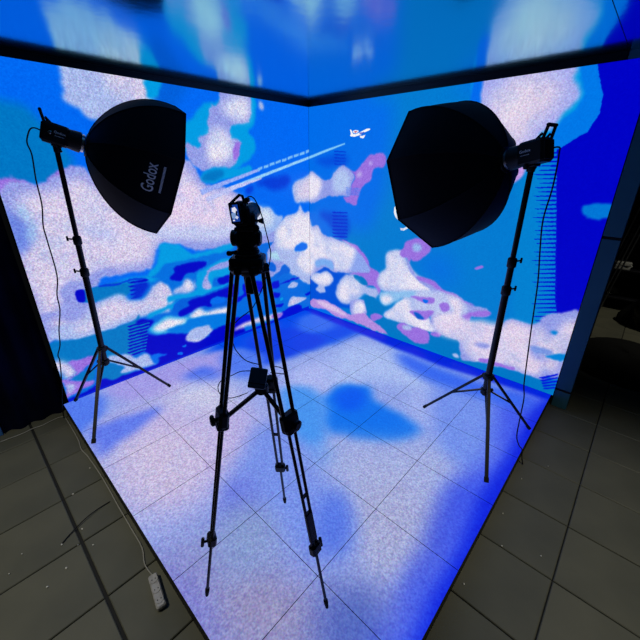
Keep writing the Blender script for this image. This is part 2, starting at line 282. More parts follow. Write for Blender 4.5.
((205,218,238),18,8,[(-909,1503),(-818,1446),(-685,1427),(-609,1351),(-628,1246),(-768,1226),(-897,1275)]),
((168,184,234),7,8,[(-600,1114),(-558,1201),(-403,1314),(-220,1354),(-163,1443),(-97,1334),(44,1272),(52,398),(-217,504),(-576,902)]),
((230,225,242),12,10,[(-564,1109),(-522,1197),(-379,1293),(-207,1324),(-160,1377),(-112,1306),(44,1252),(40,799),(-234,886),(-472,944),(-571,978)]),
((230,225,242),12,8,[(-239,730),(-152,819),(-34,883),(11,897),(7,541),(-99,563),(-171,632)]),
((0,106,236),10,8,[(-289,893),(-204,954),(-91,958),(-42,922),(-58,866),(-179,848)]),
((168,184,234),9,6,[(-290,1596),(-274,1676),(-182,1726),(-75,1751),(7,1785),(91,1766),(89,1474),(-25,1472),(-163,1462),(-242,1476)]),
((212,202,231),16,6,[(-225,1611),(-209,1682),(-103,1706),(35,1749),(61,1486),(-108,1496),(-214,1520)]),
((0,60,215),30,16,[(-817,1717),(-617,1761),(-358,1773),(-337,1686),(-534,1624),(-755,1683)]),
((0,60,215),22,8,[(-966,1658),(-861,1686),(-889,1607),(-952,1594)]),
((150,205,248),3,1,[(-1207,1669),(-736,1795),(-2,1990),(-2,1960),(-739,1762),(-1211,1633)]),
((190,195,245),5,2,[(-1454,1589),(-1133,1689),(-739,1763),(-740,1748),(-1138,1640),(-1426,1550)]),
((150,170,244),6,3,[(-1496,1665),(-1149,1756),(-759,1860),(-761,1829),(-1154,1718),(-1482,1618)]),
((120,185,246),3,3,[(-786,1860),(-719,1878),(-721,1849),(-788,1832)]),
((120,185,246),3,3,[(-702,1881),(-634,1900),(-636,1871),(-704,1853)]),
((120,185,246),3,3,[(-617,1904),(-546,1923),(-548,1894),(-618,1875)]),
((120,185,246),3,3,[(-529,1927),(-457,1946),(-458,1917),(-530,1898)]),
((120,185,246),3,3,[(-438,1950),(-365,1970),(-366,1940),(-440,1921)]),
((120,185,246),3,3,[(-346,1974),(-270,1995),(-271,1965),(-347,1945)]),
((120,185,246),3,3,[(-251,1999),(-173,2020),(-173,1990),(-252,1969)]),
((120,185,246),3,3,[(-153,2024),(-73,2046),(-73,2015),(-154,1994)]),
((120,185,246),3,3,[(-52,2051),(30,2073),(30,2042),(-53,2020)]),
]
RIGHT_PICTURE = [
((0,122,208),200,0,[(842,2834),(1955,2453),(2486,2572),(3115,-213),(1801,-671),(370,219),(497,1732)]),
((0,108,232),180,0,[(-139,2699),(1158,2465),(1116,1649),(954,1214),(-185,1083)]),
((0,112,222),230,0,[(1481,1014),(1900,1132),(2056,761),(1743,741)]),
((0,155,226),10,12,[(1899,2598),(1993,2235),(2373,1853),(2538,2116),(2619,2202),(2692,2295),(2683,2403),(2613,2551),(2486,2572)]),
((0,120,232),9,12,[(2601,2553),(2705,2537),(2723,2489),(2789,2332),(2801,2218),(2755,2105),(2597,1993),(2518,1995),(2516,2097),(2590,2191),(2665,2261),(2675,2339),(2629,2463)]),
((165,170,236),8,12,[(1970,2547),(2535,2564),(2610,2442),(2659,2310),(2580,2237),(2533,2137),(2464,2093),(2445,1853),(2253,1890),(1999,2198),(1959,2382)]),
((214,202,230),30,14,[(2083,2264),(2061,2386),(2179,2466),(2311,2501),(2430,2490),(2535,2409),(2532,2311),(2437,2216),(2379,2069),(2285,2001),(2168,2136)]),
((228,214,234),34,8,[(2100,2381),(2221,2435),(2302,2380),(2308,2246),(2226,2148),(2122,2261)]),
((0,106,236),10,6,[(1896,2564),(1962,2548),(1970,2416),(1964,2310),(1897,2316)]),
((0,128,208),30,10,[(2396,1740),(2424,1853),(2484,1996),(2568,1980),(2874,597),(2602,507)]),
((190,150,226),8,4,[(2283,1852),(2396,1883),(2397,1808),(2341,1754),(2282,1737)]),
((0,0,198),2,3,[(2691,2594),(2723,2489),(2789,2332),(2801,2218),(2755,2105),(2597,1993),(2720,1417),(2837,859),(2885,711),(3178,697),(3186,2256),(3096,2574)]),
((0,20,205),2,1,[(2450,1976),(2600,1980),(2603,1966),(2472,1971)]),
((0,20,205),2,1,[(2474,1946),(2607,1951),(2610,1936),(2495,1940)]),
((0,20,205),2,1,[(2497,1915),(2613,1921),(2617,1906),(2519,1910)]),
((0,20,205),2,1,[(2476,1884),(2620,1891),(2623,1876),(2498,1879)]),
((0,20,205),2,1,[(2500,1853),(2627,1861),(2630,1846),(2522,1848)]),
((0,20,205),2,1,[(2479,1822),(2634,1831),(2637,1816),(2501,1817)]),
((0,20,205),2,1,[(2503,1790),(2640,1801),(2644,1786),(2525,1786)]),
((0,20,205),2,1,[(2527,1759),(2647,1770),(2651,1755),(2549,1755)]),
((0,20,205),2,1,[(2506,1727),(2654,1739),(2658,1724),(2528,1722)]),
((0,20,205),2,1,[(2530,1696),(2661,1709),(2664,1693),(2552,1691)]),
((0,20,205),2,1,[(2509,1662),(2668,1678),(2671,1662),(2531,1658)]),
((0,20,205),2,1,[(2534,1631),(2675,1646),(2678,1631),(2556,1627)]),
((0,20,205),2,1,[(2558,1599),(2682,1615),(2685,1600),(2580,1595)]),
((0,20,205),2,1,[(2537,1565),(2689,1584),(2693,1568),(2559,1561)]),
((0,20,205),2,1,[(2561,1533),(2696,1552),(2700,1536),(2584,1530)]),
((0,20,205),2,1,[(2540,1498),(2703,1520),(2707,1504),(2563,1494)]),
((0,20,205),2,1,[(2565,1466),(2711,1488),(2714,1472),(2587,1463)]),
((0,20,205),2,1,[(2590,1434),(2718,1456),(2721,1440),(2612,1431)]),
((0,20,205),2,1,[(2569,1397),(2725,1423),(2729,1407),(2591,1394)]),
((0,20,205),2,1,[(2594,1366),(2732,1391),(2736,1375),(2616,1363)]),
((0,20,205),2,1,[(2572,1328),(2740,1358),(2743,1342),(2595,1325)]),
((0,20,205),2,1,[(2597,1296),(2747,1325),(2751,1309),(2620,1293)]),
((0,20,205),2,1,[(2622,1264),(2755,1292),(2758,1276),(2645,1262)]),
((0,20,205),2,1,[(2601,1225),(2762,1258),(2766,1242),(2624,1223)]),
((0,20,205),2,1,[(2627,1193),(2770,1225),(2773,1208),(2649,1191)]),
((0,20,205),2,1,[(2605,1153),(2777,1191),(2781,1175),(2628,1151)]),
((0,20,205),2,1,[(2631,1121),(2785,1157),(2788,1141),(2653,1119)]),
((0,20,205),2,1,[(2656,1089),(2792,1123),(2796,1106),(2679,1087)]),
((0,20,205),2,1,[(2635,1047),(2800,1089),(2804,1072),(2658,1046)]),
((0,20,205),2,1,[(2661,1015),(2808,1054),(2812,1037),(2683,1013)]),
((0,20,205),2,1,[(2639,972),(2816,1020),(2819,1002),(2662,971)]),
((0,20,205),2,1,[(2665,940),(2823,985),(2827,967),(2688,939)]),
((0,20,205),2,1,[(2691,907),(2831,949),(2835,932),(2714,907)]),
((0,20,205),2,1,[(2670,863),(2839,914),(2843,897),(2693,863)]),
((0,20,205),2,1,[(2696,831),(2847,879),(2851,861),(2719,830)]),
((0,20,205),2,1,[(2675,786),(2855,843),(2859,825),(2698,785)]),
((0,20,205),2,1,[(2701,753),(2863,807),(2867,789),(2724,753)]),
((0,20,205),2,1,[(2727,720),(2871,771),(2875,753),(2750,720)]),
((0,20,205),2,1,[(2706,674),(2880,734),(2884,716),(2729,674)]),
((0,20,205),2,1,[(2732,641),(2888,698),(2892,680),(2755,641)]),
((0,118,214),7,9,[(2842,1601),(2882,1625),(2946,1632),(3022,1627),(3043,1543),(2927,1518),(2871,1545)]),
((0,78,220),40,10,[(94,1929),(221,1971),(391,1993),(597,1989),(579,1902),(297,1877)]),
((0,75,216),40,10,[(172,1323),(380,1368),(625,1325),(655,1165),(539,1019),(384,1172)]),
((0,40,208),3,2,[(380,1368),(622,1379),(623,1368),(405,1353)]),
((0,40,208),3,2,[(381,1327),(624,1340),(624,1329),(406,1313)]),
((0,40,208),3,2,[(382,1286),(626,1300),(626,1290),(407,1272)]),
((0,40,208),3,2,[(382,1245),(627,1261),(628,1250),(408,1231)]),
((0,40,208),3,2,[(383,1204),(629,1221),(629,1210),(409,1190)]),
((0,40,208),3,2,[(384,1162),(631,1181),(631,1170),(410,1148)]),
((0,40,208),3,2,[(385,1120),(632,1140),(633,1129),(411,1106)]),
((0,40,208),3,2,[(386,1078),(634,1100),(634,1089),(412,1064)]),
((0,40,208),3,2,[(387,1035),(636,1059),(636,1048),(413,1021)]),
((0,55,210),3,2,[(390,2042),(574,2030),(574,2022),(414,2027)]),
((0,55,210),3,2,[(391,2009),(575,1998),(575,1990),(415,1994)]),
((0,55,210),3,2,[(392,1977),(576,1966),(576,1958),(416,1961)]),
((0,55,210),3,2,[(392,1944),(577,1934),(578,1926),(416,1929)]),
((0,55,210),3,2,[(393,1910),(579,1902),(579,1894),(417,1895)]),
((146,156,228),7,9,[(-1,1796),(119,1789),(223,1729),(348,1741),(419,1819),(522,1889),(602,1873),(706,1773),(659,1690),(649,1563),(351,1553),(172,1488),(-5,1466)]),
((180,200,240),24,6,[(396,1767),(535,1853),(629,1772),(612,1638),(424,1595)]),
((230,225,242),12,8,[(-1,1778),(119,1766),(202,1711),(198,1621),(118,1526),(-5,1500)]),
((152,112,222),6,7,[(591,1869),(648,1837),(735,1846),(816,1917),(893,1977),(1009,2012),(1077,1996),(1109,1944),(1078,1871),(962,1855),(930,1746),(810,1662),(772,1561),(748,1472),(618,1492),(558,1541),(656,1572),(666,1682),(713,1773)]),
((190,175,236),12,4,[(737,1806),(790,1822),(803,1783),(739,1766)]),
((175,150,234),12,4,[(897,1931),(937,1924),(930,1885),(895,1893)]),
((80,120,235),3,2,[(588,1654),(789,1653),(789,1648),(600,1647)]),
((80,120,235),3,2,[(589,1642),(789,1642),(790,1637),(600,1636)]),
((80,120,235),3,2,[(589,1630),(790,1630),(790,1625),(601,1624)]),
((80,120,235),3,2,[(590,1618),(791,1619),(791,1614),(601,1612)]),
((80,120,235),3,2,[(590,1606),(791,1607),(792,1602),(602,1600)]),
((80,120,235),3,2,[(591,1594),(792,1595),(792,1590),(602,1588)]),
((80,120,235),3,2,[(591,1582),(793,1584),(793,1579),(603,1576)]),
((0,80,215),14,6,[(-2,589),(651,673),(819,260),(567,169),(-8,83)]),
((146,156,228),8,9,[(-22,1274),(33,1161),(145,1192),(227,1084),(412,1048),(758,964),(900,893),(999,761),(1023,728),(867,687),(677,654),(421,628),(285,665),(145,573),(-33,516)]),
((152,112,222),6,7,[(538,1046),(756,1019),(851,959),(947,864),(985,796),(1108,754),(1115,671),(1157,547),(1129,483),(1068,565),(989,567),(923,532),(858,636),(665,640),(866,706),(989,731),(878,889),(735,970)]),
((140,165,236),10,7,[(663,968),(783,949),(903,856),(988,749),(866,706),(675,698),(643,869)]),
((230,225,242),14,9,[(-23,1235),(33,1131),(145,1153),(241,1046),(489,1030),(662,1006),(758,964),(741,847),(651,683),(447,654),(419,761),(229,759),(116,697),(57,556),(-33,527)]),
((120,170,238),16,6,[(87,692),(229,755),(392,757),(421,649),(258,680),(145,627)]),
((168,184,234),6,7,[(12,469),(116,546),(202,552),(314,607),(424,523),(358,423),(274,382),(284,313),(174,280),(100,308),(159,378),(41,419)]),
((230,225,242),12,5,[(42,475),(174,531),(314,575),(397,518),(316,425),(174,404),(56,445)]),
((168,184,234),8,8,[(467,384),(530,525),(641,631),(847,634),(946,537),(1080,549),(1129,483),(1046,402),(928,443),(839,349),(694,247),(538,238),(469,319)]),
((0,118,196),7,6,[(751,643),(893,643),(966,571),(899,546),(802,575)]),
((230,225,242),12,7,[(557,489),(655,583),(802,580),(867,479),(811,414),(689,384),(692,300),(564,267),(515,309),(520,396)]),
((146,156,228),8,6,[(706,272),(791,336),(933,363),(987,264),(947,148),(753,90)]),
((230,225,242),10,5,[(792,299),(888,331),(951,265),(898,159),(788,134),(768,192)]),
((0,118,196),7,7,[(920,390),(1032,443),(1137,386),(1269,363),(1190,271),(1218,208),(1378,217),(1572,200),(1593,9),(1256,15),(1068,100),(1017,169),(978,220)]),
((178,140,222),6,9,[(8,122),(145,174),(348,188),(514,155),(726,109),(920,187),(1042,135),(1160,98),(1252,65),(1290,11),(1003,12),(704,31),(491,12),(292,59),(22,31)]),
((215,190,232),12,6,[(115,139),(320,169),(515,132),(676,79),(517,66),(234,89)]),
((152,112,222),6,6,[(1027,193),(1126,246),(1205,225),(1154,175),(1066,125)]),
((152,112,222),6,6,[(1347,1028),(1400,1070),(1469,1122),(1489,942),(1428,982)]),
((168,184,234),8,7,[(1095,648),(1120,738),(1188,807),(1194,978),(1288,1036),(1376,1033),(1429,974),(1536,848),(1728,752),(1758,516),(1539,493),(1376,544),(1190,536),(1122,578)]),
((230,225,242),10,7,[(1127,655),(1131,731),(1218,821),(1219,964),(1290,1019),(1365,1009),(1413,945),(1518,845),(1657,753),(1768,710),(1756,672),(1523,634),(1371,602),(1207,582),(1140,620)]),
((140,190,236),14,7,[(1159,519),(1373,580),(1524,626),(1742,643),(1649,522),(1458,527),(1346,442),(1226,371),(1157,411)]),
((230,225,242),10,6,[(1165,452),(1256,514),(1323,464),(1245,399),(1168,414)]),
((168,184,234),7,6,[(1204,245),(1350,395),(1459,518),(1607,565),(1653,487),(1777,377),(1845,269),(1686,217),(1569,228),(1409,217)]),
((230,225,242),10,7,[(1236,250),(1352,376),(1460,500),(1555,525),(1544,448),(1627,388),(1742,366),(1835,340),(1842,287),(1756,250),(1566,256),(1407,236)]),
((152,112,222),6,6,[(1363,988),(1384,1059),(1422,1148),(1525,1194),(1648,1187),(1708,1109),(1636,1009),(1553,961),(1478,974),(1402,978)]),
((150,180,236),14,5,[(1501,1126),(1584,1142),(1601,1080),(1526,1061)]),
((146,156,228),6,8,[(1440,984),(1536,865),(1589,804),(1786,785),(1878,722),(2010,709),(2144,650),(2206,641),(2339,629),(2377,593),(2324,554),(2211,524),(2196,477),(2244,417),(2436,446),(2505,338),(2137,205),(1830,190),(1768,658),(1672,722),(1493,839)]),
((152,112,222),6,6,[(1589,804),(1661,805),(1785,790),(1895,726),(2010,709),(2128,657),(2205,650),(2207,638),(2100,642),(1983,678),(1865,699),(1739,746),(1630,764)]),
((152,112,222),6,6,[(2120,514),(2218,572),(2341,619),(2377,593),(2324,553),(2211,521),(2190,467),(2149,480)]),
((185,195,236),12,8,[(1609,637),(1799,683),(1981,694),(2132,634),(2150,523),(2010,499),(1850,435),(1616,422)]),
((226,214,236),9,8,[(1937,658),(2015,677),(2093,607),(2099,525),(2161,450),(2377,418),(2451,402),(2479,329),(2164,233),(1962,253),(1853,309),(1827,410),(1947,477),(2039,521),(1993,613)]),
((230,225,242),9,6,[(1377,450),(1512,495),(1540,419),(1569,333),(1667,306),(1794,327),(1856,291),(1826,222),(1658,224),(1439,246),(1352,288)]),
((152,112,222),5,6,[(1542,567),(1652,586),(1800,611),(1792,546),(1695,534),(1621,542)]),
((0,106,236),4,4,[(1691,569),(1744,574),(1734,538),(1698,539)]),
((152,112,222),5,6,[(1542,401),(1671,428),(1811,468),(1788,398),(1720,337),(1615,347)]),
((0,90,200),5,4,[(1596,397),(1667,390),(1722,351),(1655,331),(1613,365)]),
((152,112,222),7,5,[(1875,565),(1946,601),(1990,545),(1945,494),(1892,508)]),
((152,112,222),5,8,[(1443,207),(1562,216),(1642,199),(1780,220),(1799,122),(1781,67),(1582,35),(1435,75)]),
((168,184,234),7,6,[(1445,188),(1564,197),(1588,166),(1491,134)]),
((152,112,222),5,6,[(1825,226),(1928,251),(1918,201),(1848,187)]),
((152,112,222),4,4,[(2153,1000),(2211,1036),(2231,1018),(2177,990)]),
((0,118,196),5,6,[(1517,194),(1764,217),(1889,230),(2009,235),(2144,219),(2214,137),(2196,94),(2309,84),(2457,100),(2474,9),(2095,-2),(1808,21),(1328,-1),(1249,149),(1352,201)]),
((152,112,222),5,7,[(1398,156),(1474,219),(1593,218),(1782,223),(1808,94),(1710,49),(1634,36),(1508,88)]),
((168,184,234),7,5,[(1477,191),(1573,221),(1588,178),(1502,149)]),
((152,112,222),5,5,[(1816,215),(1922,242),(1914,200),(1841,186)]),
((168,184,234),5,4,[(2086,60),(2133,78),(2159,42),(2110,32)]),
((146,156,228),7,9,[(2216,418),(2303,438),(2417,450),(2467,482),(2501,557),(2563,615),(2631,597),(2730,601),(2785,681),(2841,741),(2923,772),(3023,801),(3100,475),(3012,180),(2933,160),(2908,108),(2822,102),(2648,110),(2507,115),(2364,84),(2183,33),(2135,340)]),
((220,206,232),12,9,[(2235,398),(2307,414),(2421,427),(2483,471),(2512,537),(2567,593),(2635,575),(2725,566),(2761,393),(2764,315),(2871,278),(2871,165),(2790,130),(2642,142),(2502,144),(2358,121),(2260,154)]),
((214,202,230),14,9,[(2748,573),(2807,578),(2855,519),(2909,538),(2927,660),(2999,725),(3029,594),(3003,423),(2980,323),(2985,199),(2950,248),(2881,234),(2891,302),(2980,323),(2881,345),(2781,416)]),
((222,208,234),14,8,[(1904,371),(2472,516),(2547,117),(2429,45),(2218,122),(2149,234),(1923,237)]),
((146,156,228),14,7,[(2275,248),(2344,290),(2418,283),(2424,251),(2339,228)]),
((0,130,215),6,6,[(2864,585),(2919,596),(2905,557)]),
((0,130,215),6,7,[(2872,357),(2942,392),(3027,417),(2988,338),(2907,337)]),
((120,150,225),10,7,[(2759,400),(2889,418),(2931,388),(2854,358),(2782,354)]),
((152,112,222),6,6,[(2359,113),(2444,141),(2575,131),(2684,134),(2649,105),(2511,95),(2367,71)]),
((0,118,196),5,5,[(2186,16),(2367,71),(2512,87),(2730,106),(2908,108),(3000,77),(3013,17),(2807,-15),(2529,-3),(2200,-72)]),
((0,20,215),4,3,[(2868,123),(3003,223),(3006,208),(2905,121)]),
((0,20,215),4,3,[(2887,105),(3010,191),(3013,177),(2910,97)]),
((0,20,215),4,3,[(2905,87),(3017,159),(3020,145),(2916,73)]),
((0,20,215),4,3,[(2924,69),(3024,127),(3027,113),(2921,49)]),
((0,20,215),4,3,[(2943,51),(3031,95),(3035,80),(2926,25)]),
((0,20,215),8,3,[(-9,-18),(1471,-73),(2289,-61),(3008,-9),(3025,-87),(2306,-162),(1482,-176),(-11,-144)]),
((245,245,250),2,0,[(1259,1502),(1242,1477),(1243,1430),(1267,1384),(1305,1355),(1350,1339),(1356,1352),(1316,1375),(1283,1404),(1269,1440),(1276,1480)]),
((245,245,250),2,0,[(1337,1278),(1378,1282),(1416,1306),(1445,1337),(1447,1314),(1424,1283),(1381,1257),(1343,1256)]),
((250,250,252),1,0,[(640,2205),(700,2196),(757,2211),(844,2241),(880,2241),(887,2230),(866,2219),(806,2204),(742,2181),(693,2173),(638,2175),(624,2187)]),
((250,250,252),1,0,[(618,2247),(639,2241),(664,2202),(637,2198)]),
((230,235,250),1,0,[(656,2226),(689,2236),(733,2231),(740,2219),(708,2202),(671,2208)]),
((245,245,252),1,0,[(755,2180),(792,2176),(827,2183),(821,2168),(803,2150),(763,2158)]),
((60,60,190),1,0,[(741,2205),(806,2211),(822,2205),(766,2194)]),
((200,40,80),1,0,[(670,2225),(723,2225),(699,2209)]),
((130,200,248),3,1,[(-2,1990),(260,2055),(557,2118),(557,2103),(260,2027),(-2,1960)]),
]
FLOOR_PICTURE = [
((140,160,228),0,0,[(-5042,5825),(5367,-5225),(-2137,-4541),(-4546,-1959)]),
((0,72,230),80,26,[(185,276),(-625,145),(-1365,75),(-1737,-116),(-1415,-298),(-1384,-646),(-962,-781),(-572,-955),(-99,-1078),(-205,-1587),(243,-1318)]),
((10,60,226),60,20,[(-1074,-119),(-567,-372),(-632,-854),(-1141,-813),(-1458,-740),(-1340,-378)]),
((50,105,236),60,15,[(-350,-147),(-104,-209),(-198,-634),(-499,-652),(-608,-414)]),
((165,185,236),80,40,[(-1123,-1260),(-492,-1111),(-281,-1506),(-323,-1835),(-587,-2155),(-793,-2094),(-862,-1743),(-1108,-1600),(-1347,-1503)]),
((170,180,236),80,30,[(-1339,-1030),(-932,-1127),(-1235,-1464),(-1463,-1550),(-1582,-1423),(-1573,-1218)]),
((158,152,226),60,30,[(-2629,22),(-2282,-24),(-1879,-58),(-1553,-216),(-1599,-561),(-2084,-628),(-2459,-446),(-2678,-253)]),
((70,105,232),60,20,[(-2081,-342),(-1854,-318),(-1818,-572),(-1988,-638),(-2115,-503)]),
((80,120,236),70,20,[(-1553,-216),(-1277,-510),(-1528,-829),(-1738,-759),(-1736,-499)]),
((182,172,222),110,50,[(-2872,-508),(-2471,-474),(-2177,-619),(-1896,-983),(-1969,-1387),(-2160,-1718),(-2427,-1684),(-2679,-1686),(-2902,-1637),(-2963,-1279)]),
((198,186,220),90,40,[(-2901,-859),(-2629,-850),(-2338,-1079),(-2472,-1451),(-2762,-1598),(-2962,-1433)]),
((80,120,235),50,20,[(-3008,140),(-2777,22),(-2761,-265),(-2915,-463),(-3006,-447)]),
((95,120,232),50,25,[(-2943,-514),(-2666,-555),(-2442,-605),(-2543,-740),(-2800,-822),(-2975,-848)]),
((10,110,234),50,25,[(-1430,-1543),(-1127,-1556),(-1033,-1749),(-1142,-1933),(-1150,-2154),(-1169,-2327),(-1298,-2380),(-1476,-2266),(-1645,-2025),(-1684,-1777)]),
((0,88,236),50,15,[(-1320,-1598),(-1102,-1653),(-1143,-1807),(-1313,-1869),(-1447,-1763)]),
((95,150,238),60,20,[(-1562,-1403),(-1433,-1581),(-1788,-1903),(-1823,-2078),(-1994,-2025),(-1904,-1779)]),
((162,172,220),100,50,[(-1788,-1903),(-1551,-2229),(-1302,-2495),(-915,-2711),(-1198,-2745),(-1594,-2743),(-1919,-2776),(-2155,-2758),(-2261,-2645),(-2224,-2449),(-2056,-2352),(-2000,-2140)]),
((164,168,210),80,40,[(-1958,-2353),(-1701,-2628),(-1845,-2768),(-2163,-2820),(-2341,-2760),(-2314,-2588)]),
((165,178,234),80,30,[(-834,-2116),(-548,-2311),(-511,-2565),(-803,-2631),(-1104,-2478),(-1105,-2310)]),
((118,144,230),90,40,[(-2104,-1411),(-1855,-1594),(-2025,-2054),(-2077,-2330),(-2249,-2505),(-2506,-2521),(-2542,-2344),(-2472,-2098),(-2493,-1781)]),
((88,120,228),60,25,[(-2173,-2227),(-2063,-2294),(-2198,-2478),(-2395,-2502),(-2383,-2362)]),
((108,125,222),60,25,[(-2515,-1704),(-2374,-1776),(-2464,-2014),(-2624,-2022),(-2687,-1867)]),
((136,140,200),140,40,[(-3034,-1817),(-2700,-1940),(-2575,-2379),(-2376,-2784),(-2553,-2997),(-3322,-2828),(-3261,-2055)]),
((146,142,188),90,40,[(-2903,-2220),(-2678,-2269),(-2632,-2511),(-2735,-2618),(-2902,-2489)]),
((118,120,208),90,30,[(-3002,-1740),(-2969,-1958),(-2976,-2256),(-3043,-2554),(-3147,-2518),(-3110,-1998)]),
((112,142,232),80,20,[(-536,-2210),(-242,-2811),(-874,-2878),(-1284,-2845),(-1319,-2617),(-934,-2310)]),
((70,145,236),60,20,[(-1604,-1185),(-1383,-1375),(-1533,-1672),(-1803,-1887),(-1915,-1768),(-1843,-1521)]),
((196,196,226),60,25,[(-2218,-416),(-1938,-643),(-1926,-951),(-2116,-1087),(-2313,-876),(-2365,-628)]),
((132,152,206),90,25,[(-2613,-1855),(-2451,-1979),(-2527,-2207),(-2661,-2288),(-2794,-2179),(-2775,-1982)]),
((84,104,190),90,25,[(-2521,-2568),(-2356,-2713),(-2426,-2844),(-2607,-2939),(-2742,-2795),(-2666,-2641)]),
((76,92,212),70,20,[(-1682,-2752),(-1366,-2875),(-1688,-2936),(-2082,-2941),(-2350,-2926),(-2312,-2852),(-2020,-2828)]),
((60,85,232),90,15,[(-16,-3009),(-206,-2676),(-694,-2749),(-1102,-2848),(-1477,-2757),(-1786,-2831),(-2049,-2871),(-2411,-2861),(-2693,-2929),(-2910,-3028),(-2363,-3614),(1239,-3982)]),
((10,35,222),70,0,[(8,-3035),(-323,-2925),(-1078,-2940),(-1524,-2921),(-1861,-2960),(-2210,-2962),(-2553,-2997),(-1743,-3864),(904,-3969)]),
((0,28,218),60,0,[(246,470),(-110,-99),(-205,-1587),(-219,-2060),(-163,-2438),(-115,-3029),(390,-3077),(668,-1771)]),
((50,100,236),80,10,[(-244,-1610),(-255,-2077),(-218,-2549),(-182,-2875),(-421,-2858),(-484,-2467),(-554,-2119),(-464,-1742)]),
((0,30,215),8,0,[(-48,165),(23,32),(-86,-2312),(-141,-2334),(-84,-73),(-155,55)]),
]

RES = 4.0   # mm per picture dot
def fractal(h, w, scales):
    out = np.zeros((h, w))
    for sc, amp in scales:
        gh, gw = int(h / sc) + 3, int(w / sc) + 3; g = rng.random((gh, gw)) * 2 - 1
        y = np.arange(h) / sc; x = np.arange(w) / sc; yi = y.astype(int); xi = x.astype(int)
        fy = (y - yi)[:, None]; fx = (x - xi)[None, :]; fy = fy * fy * (3 - 2 * fy); fx = fx * fx * (3 - 2 * fx)
        a = g[yi][:, xi]; b = g[yi][:, xi + 1]; c = g[yi + 1][:, xi]; d = g[yi + 1][:, xi + 1]
        out += amp * (a * (1 - fx) * (1 - fy) + b * fx * (1 - fy) + c * (1 - fx) * fy + d * fx * fy)
    return out
def blur1(a, r, axis):
    if r < 1: return a
    p = [(0, 0), (0, 0)]; p[axis] = (r + 1, r); c = np.cumsum(np.pad(a, p, mode='edge'), axis=axis); n = a.shape[axis]
    hi = np.take(c, range(2 * r + 1, 2 * r + 1 + n), axis=axis); lo = np.take(c, range(0, n), axis=axis)
    return (hi - lo) / (2 * r + 1)
def rounded(pts, k=4):
    n = len(pts); out = []
    for i in range(n):
        a, b, c, d = (np.array(pts[(i + j) % n], float) for j in (-1, 0, 1, 2))
        for j in range(k):
            t = j / k; out.append(tuple(0.5 * ((2 * b) + (c - a) * t + (2 * a - 5 * b + 4 * c - d) * t * t + (3 * b - a - 3 * c + d) * t ** 3)))
    return out
def paint(base, polys, x0, y0, wmm, hmm):
    """rasterises the outlines into a picture; row 0 is the low edge"""
    W, H = int(wmm / RES), int(hmm / RES)
    img = np.empty((H, W, 3)); img[:] = base
    nx = fractal(H, W, ((16, 1.0), (7, .6), (3, .4), (1.5, .3))); ny = fractal(H, W, ((16, 1.0), (7, .6), (3, .4), (1.5, .3)))
    X = x0 + (np.arange(W) + .5) * RES; Y = y0 + (np.arange(H) + .5) * RES
    for colr, feather, rag, pts in polys:
        if rag >= 4: pts = rounded(pts); feather = feather * (4.2 if min(colr) > 195 else 2.8 if min(colr) > 160 else 1.7) + 2
        xs = [q[0] for q in pts]; ys = [q[1] for q in pts]; m = feather * 1.6 + rag * 1.3 + 8
        i0 = max(0, int((min(xs) - m - x0) / RES)); i1 = min(W, int((max(xs) + m - x0) / RES) + 1)
        j0 = max(0, int((min(ys) - m - y0) / RES)); j1 = min(H, int((max(ys) + m - y0) / RES) + 1)
        if i1 <= i0 or j1 <= j0: continue
        px = X[None, i0:i1] + nx[j0:j1, i0:i1] * rag; py = Y[j0:j1, None] + ny[j0:j1, i0:i1] * rag
        ins = np.zeros(px.shape, bool)
        for k in range(len(pts)):
            (ax, ay), (bx, by) = pts[k], pts[k - 1]
            if ay == by: continue
            ins ^= ((ay > py) != (by > py)) & (px < (bx - ax) * (py - ay) / (by - ay) + ax)
        a = ins.astype(float); r = int(round(feather / RES * .6))
        if r < 1 and feather > 0: r = 1 if feather > 2 else 0
        for ax_ in (0, 1):
            a = blur1(a, r, ax_); a = blur1(a, max(r // 2, 0), ax_)
        img[j0:j1, i0:i1] = img[j0:j1, i0:i1] * (1 - a[..., None]) + np.array(colr, float) * a[..., None]
    return img
def grain(img, amt):
    H, W, _ = img.shape; img = np.clip(img, 0, 255)
    soft = np.clip(fractal(H, W, ((60, .6), (26, .45), (11, .3), (5, .2))) * .8 + .1, 0, .75)[..., None] * (np.clip(img.min(2) - 150, 0, 60) / 60)[..., None]
    img = img * (1 - soft * .55) + np.array([150, 175, 232]) * soft * .55
    g = fractal(H, W, ((1.01, .9), (1.9, 1.1)))
    bright = (img.min(2) / 215) ** 1.3; base = img.max(2) / 255
    g3 = g[..., None] * (0.05 + 1.0 * bright[..., None]) * amt * np.array([1.0, .9, .65]) + rng.normal(0, amt * .45, img.shape) * bright[..., None] + g[..., None] * np.array([0, .22, .2]) * amt * base[..., None]
    return np.clip(img + g3, 0, 255)
def picture_material(name, img):
    H, W, _ = img.shape
    im = bpy.data.images.new(name, W, H, alpha=False)
    px = np.ones((H, W, 4), np.float32); px[..., :3] = img / 255; im.pixels.foreach_set(px.ravel()); im.update(); im.pack()
    m = bpy.data.materials.new(name); m.use_nodes = True; nt = m.node_tree; b = nt.nodes['Principled BSDF']
    b.inputs['Base Color'].default_value = (0.006, 0.006, 0.006, 1); b.inputs['Roughness'].default_value = 0.5; b.inputs['Specular IOR Level'].default_value = 0.15
    t = nt.nodes.new('ShaderNodeTexImage'); t.image = im; t.extension = 'EXTEND'
    nt.links.new(t.outputs['Color'], b.inputs['Emission Color']); b.inputs['Emission Strength'].default_value = 1.0
    return m
WALL_H = 2.512
left_img = grain(paint((0, 104, 242), LEFT_PICTURE, -2960, 0, 2960, 2512), 25)
right_img = grain(paint((0, 108, 232), RIGHT_PICTURE, 0, 0, 3012, 2512), 18)
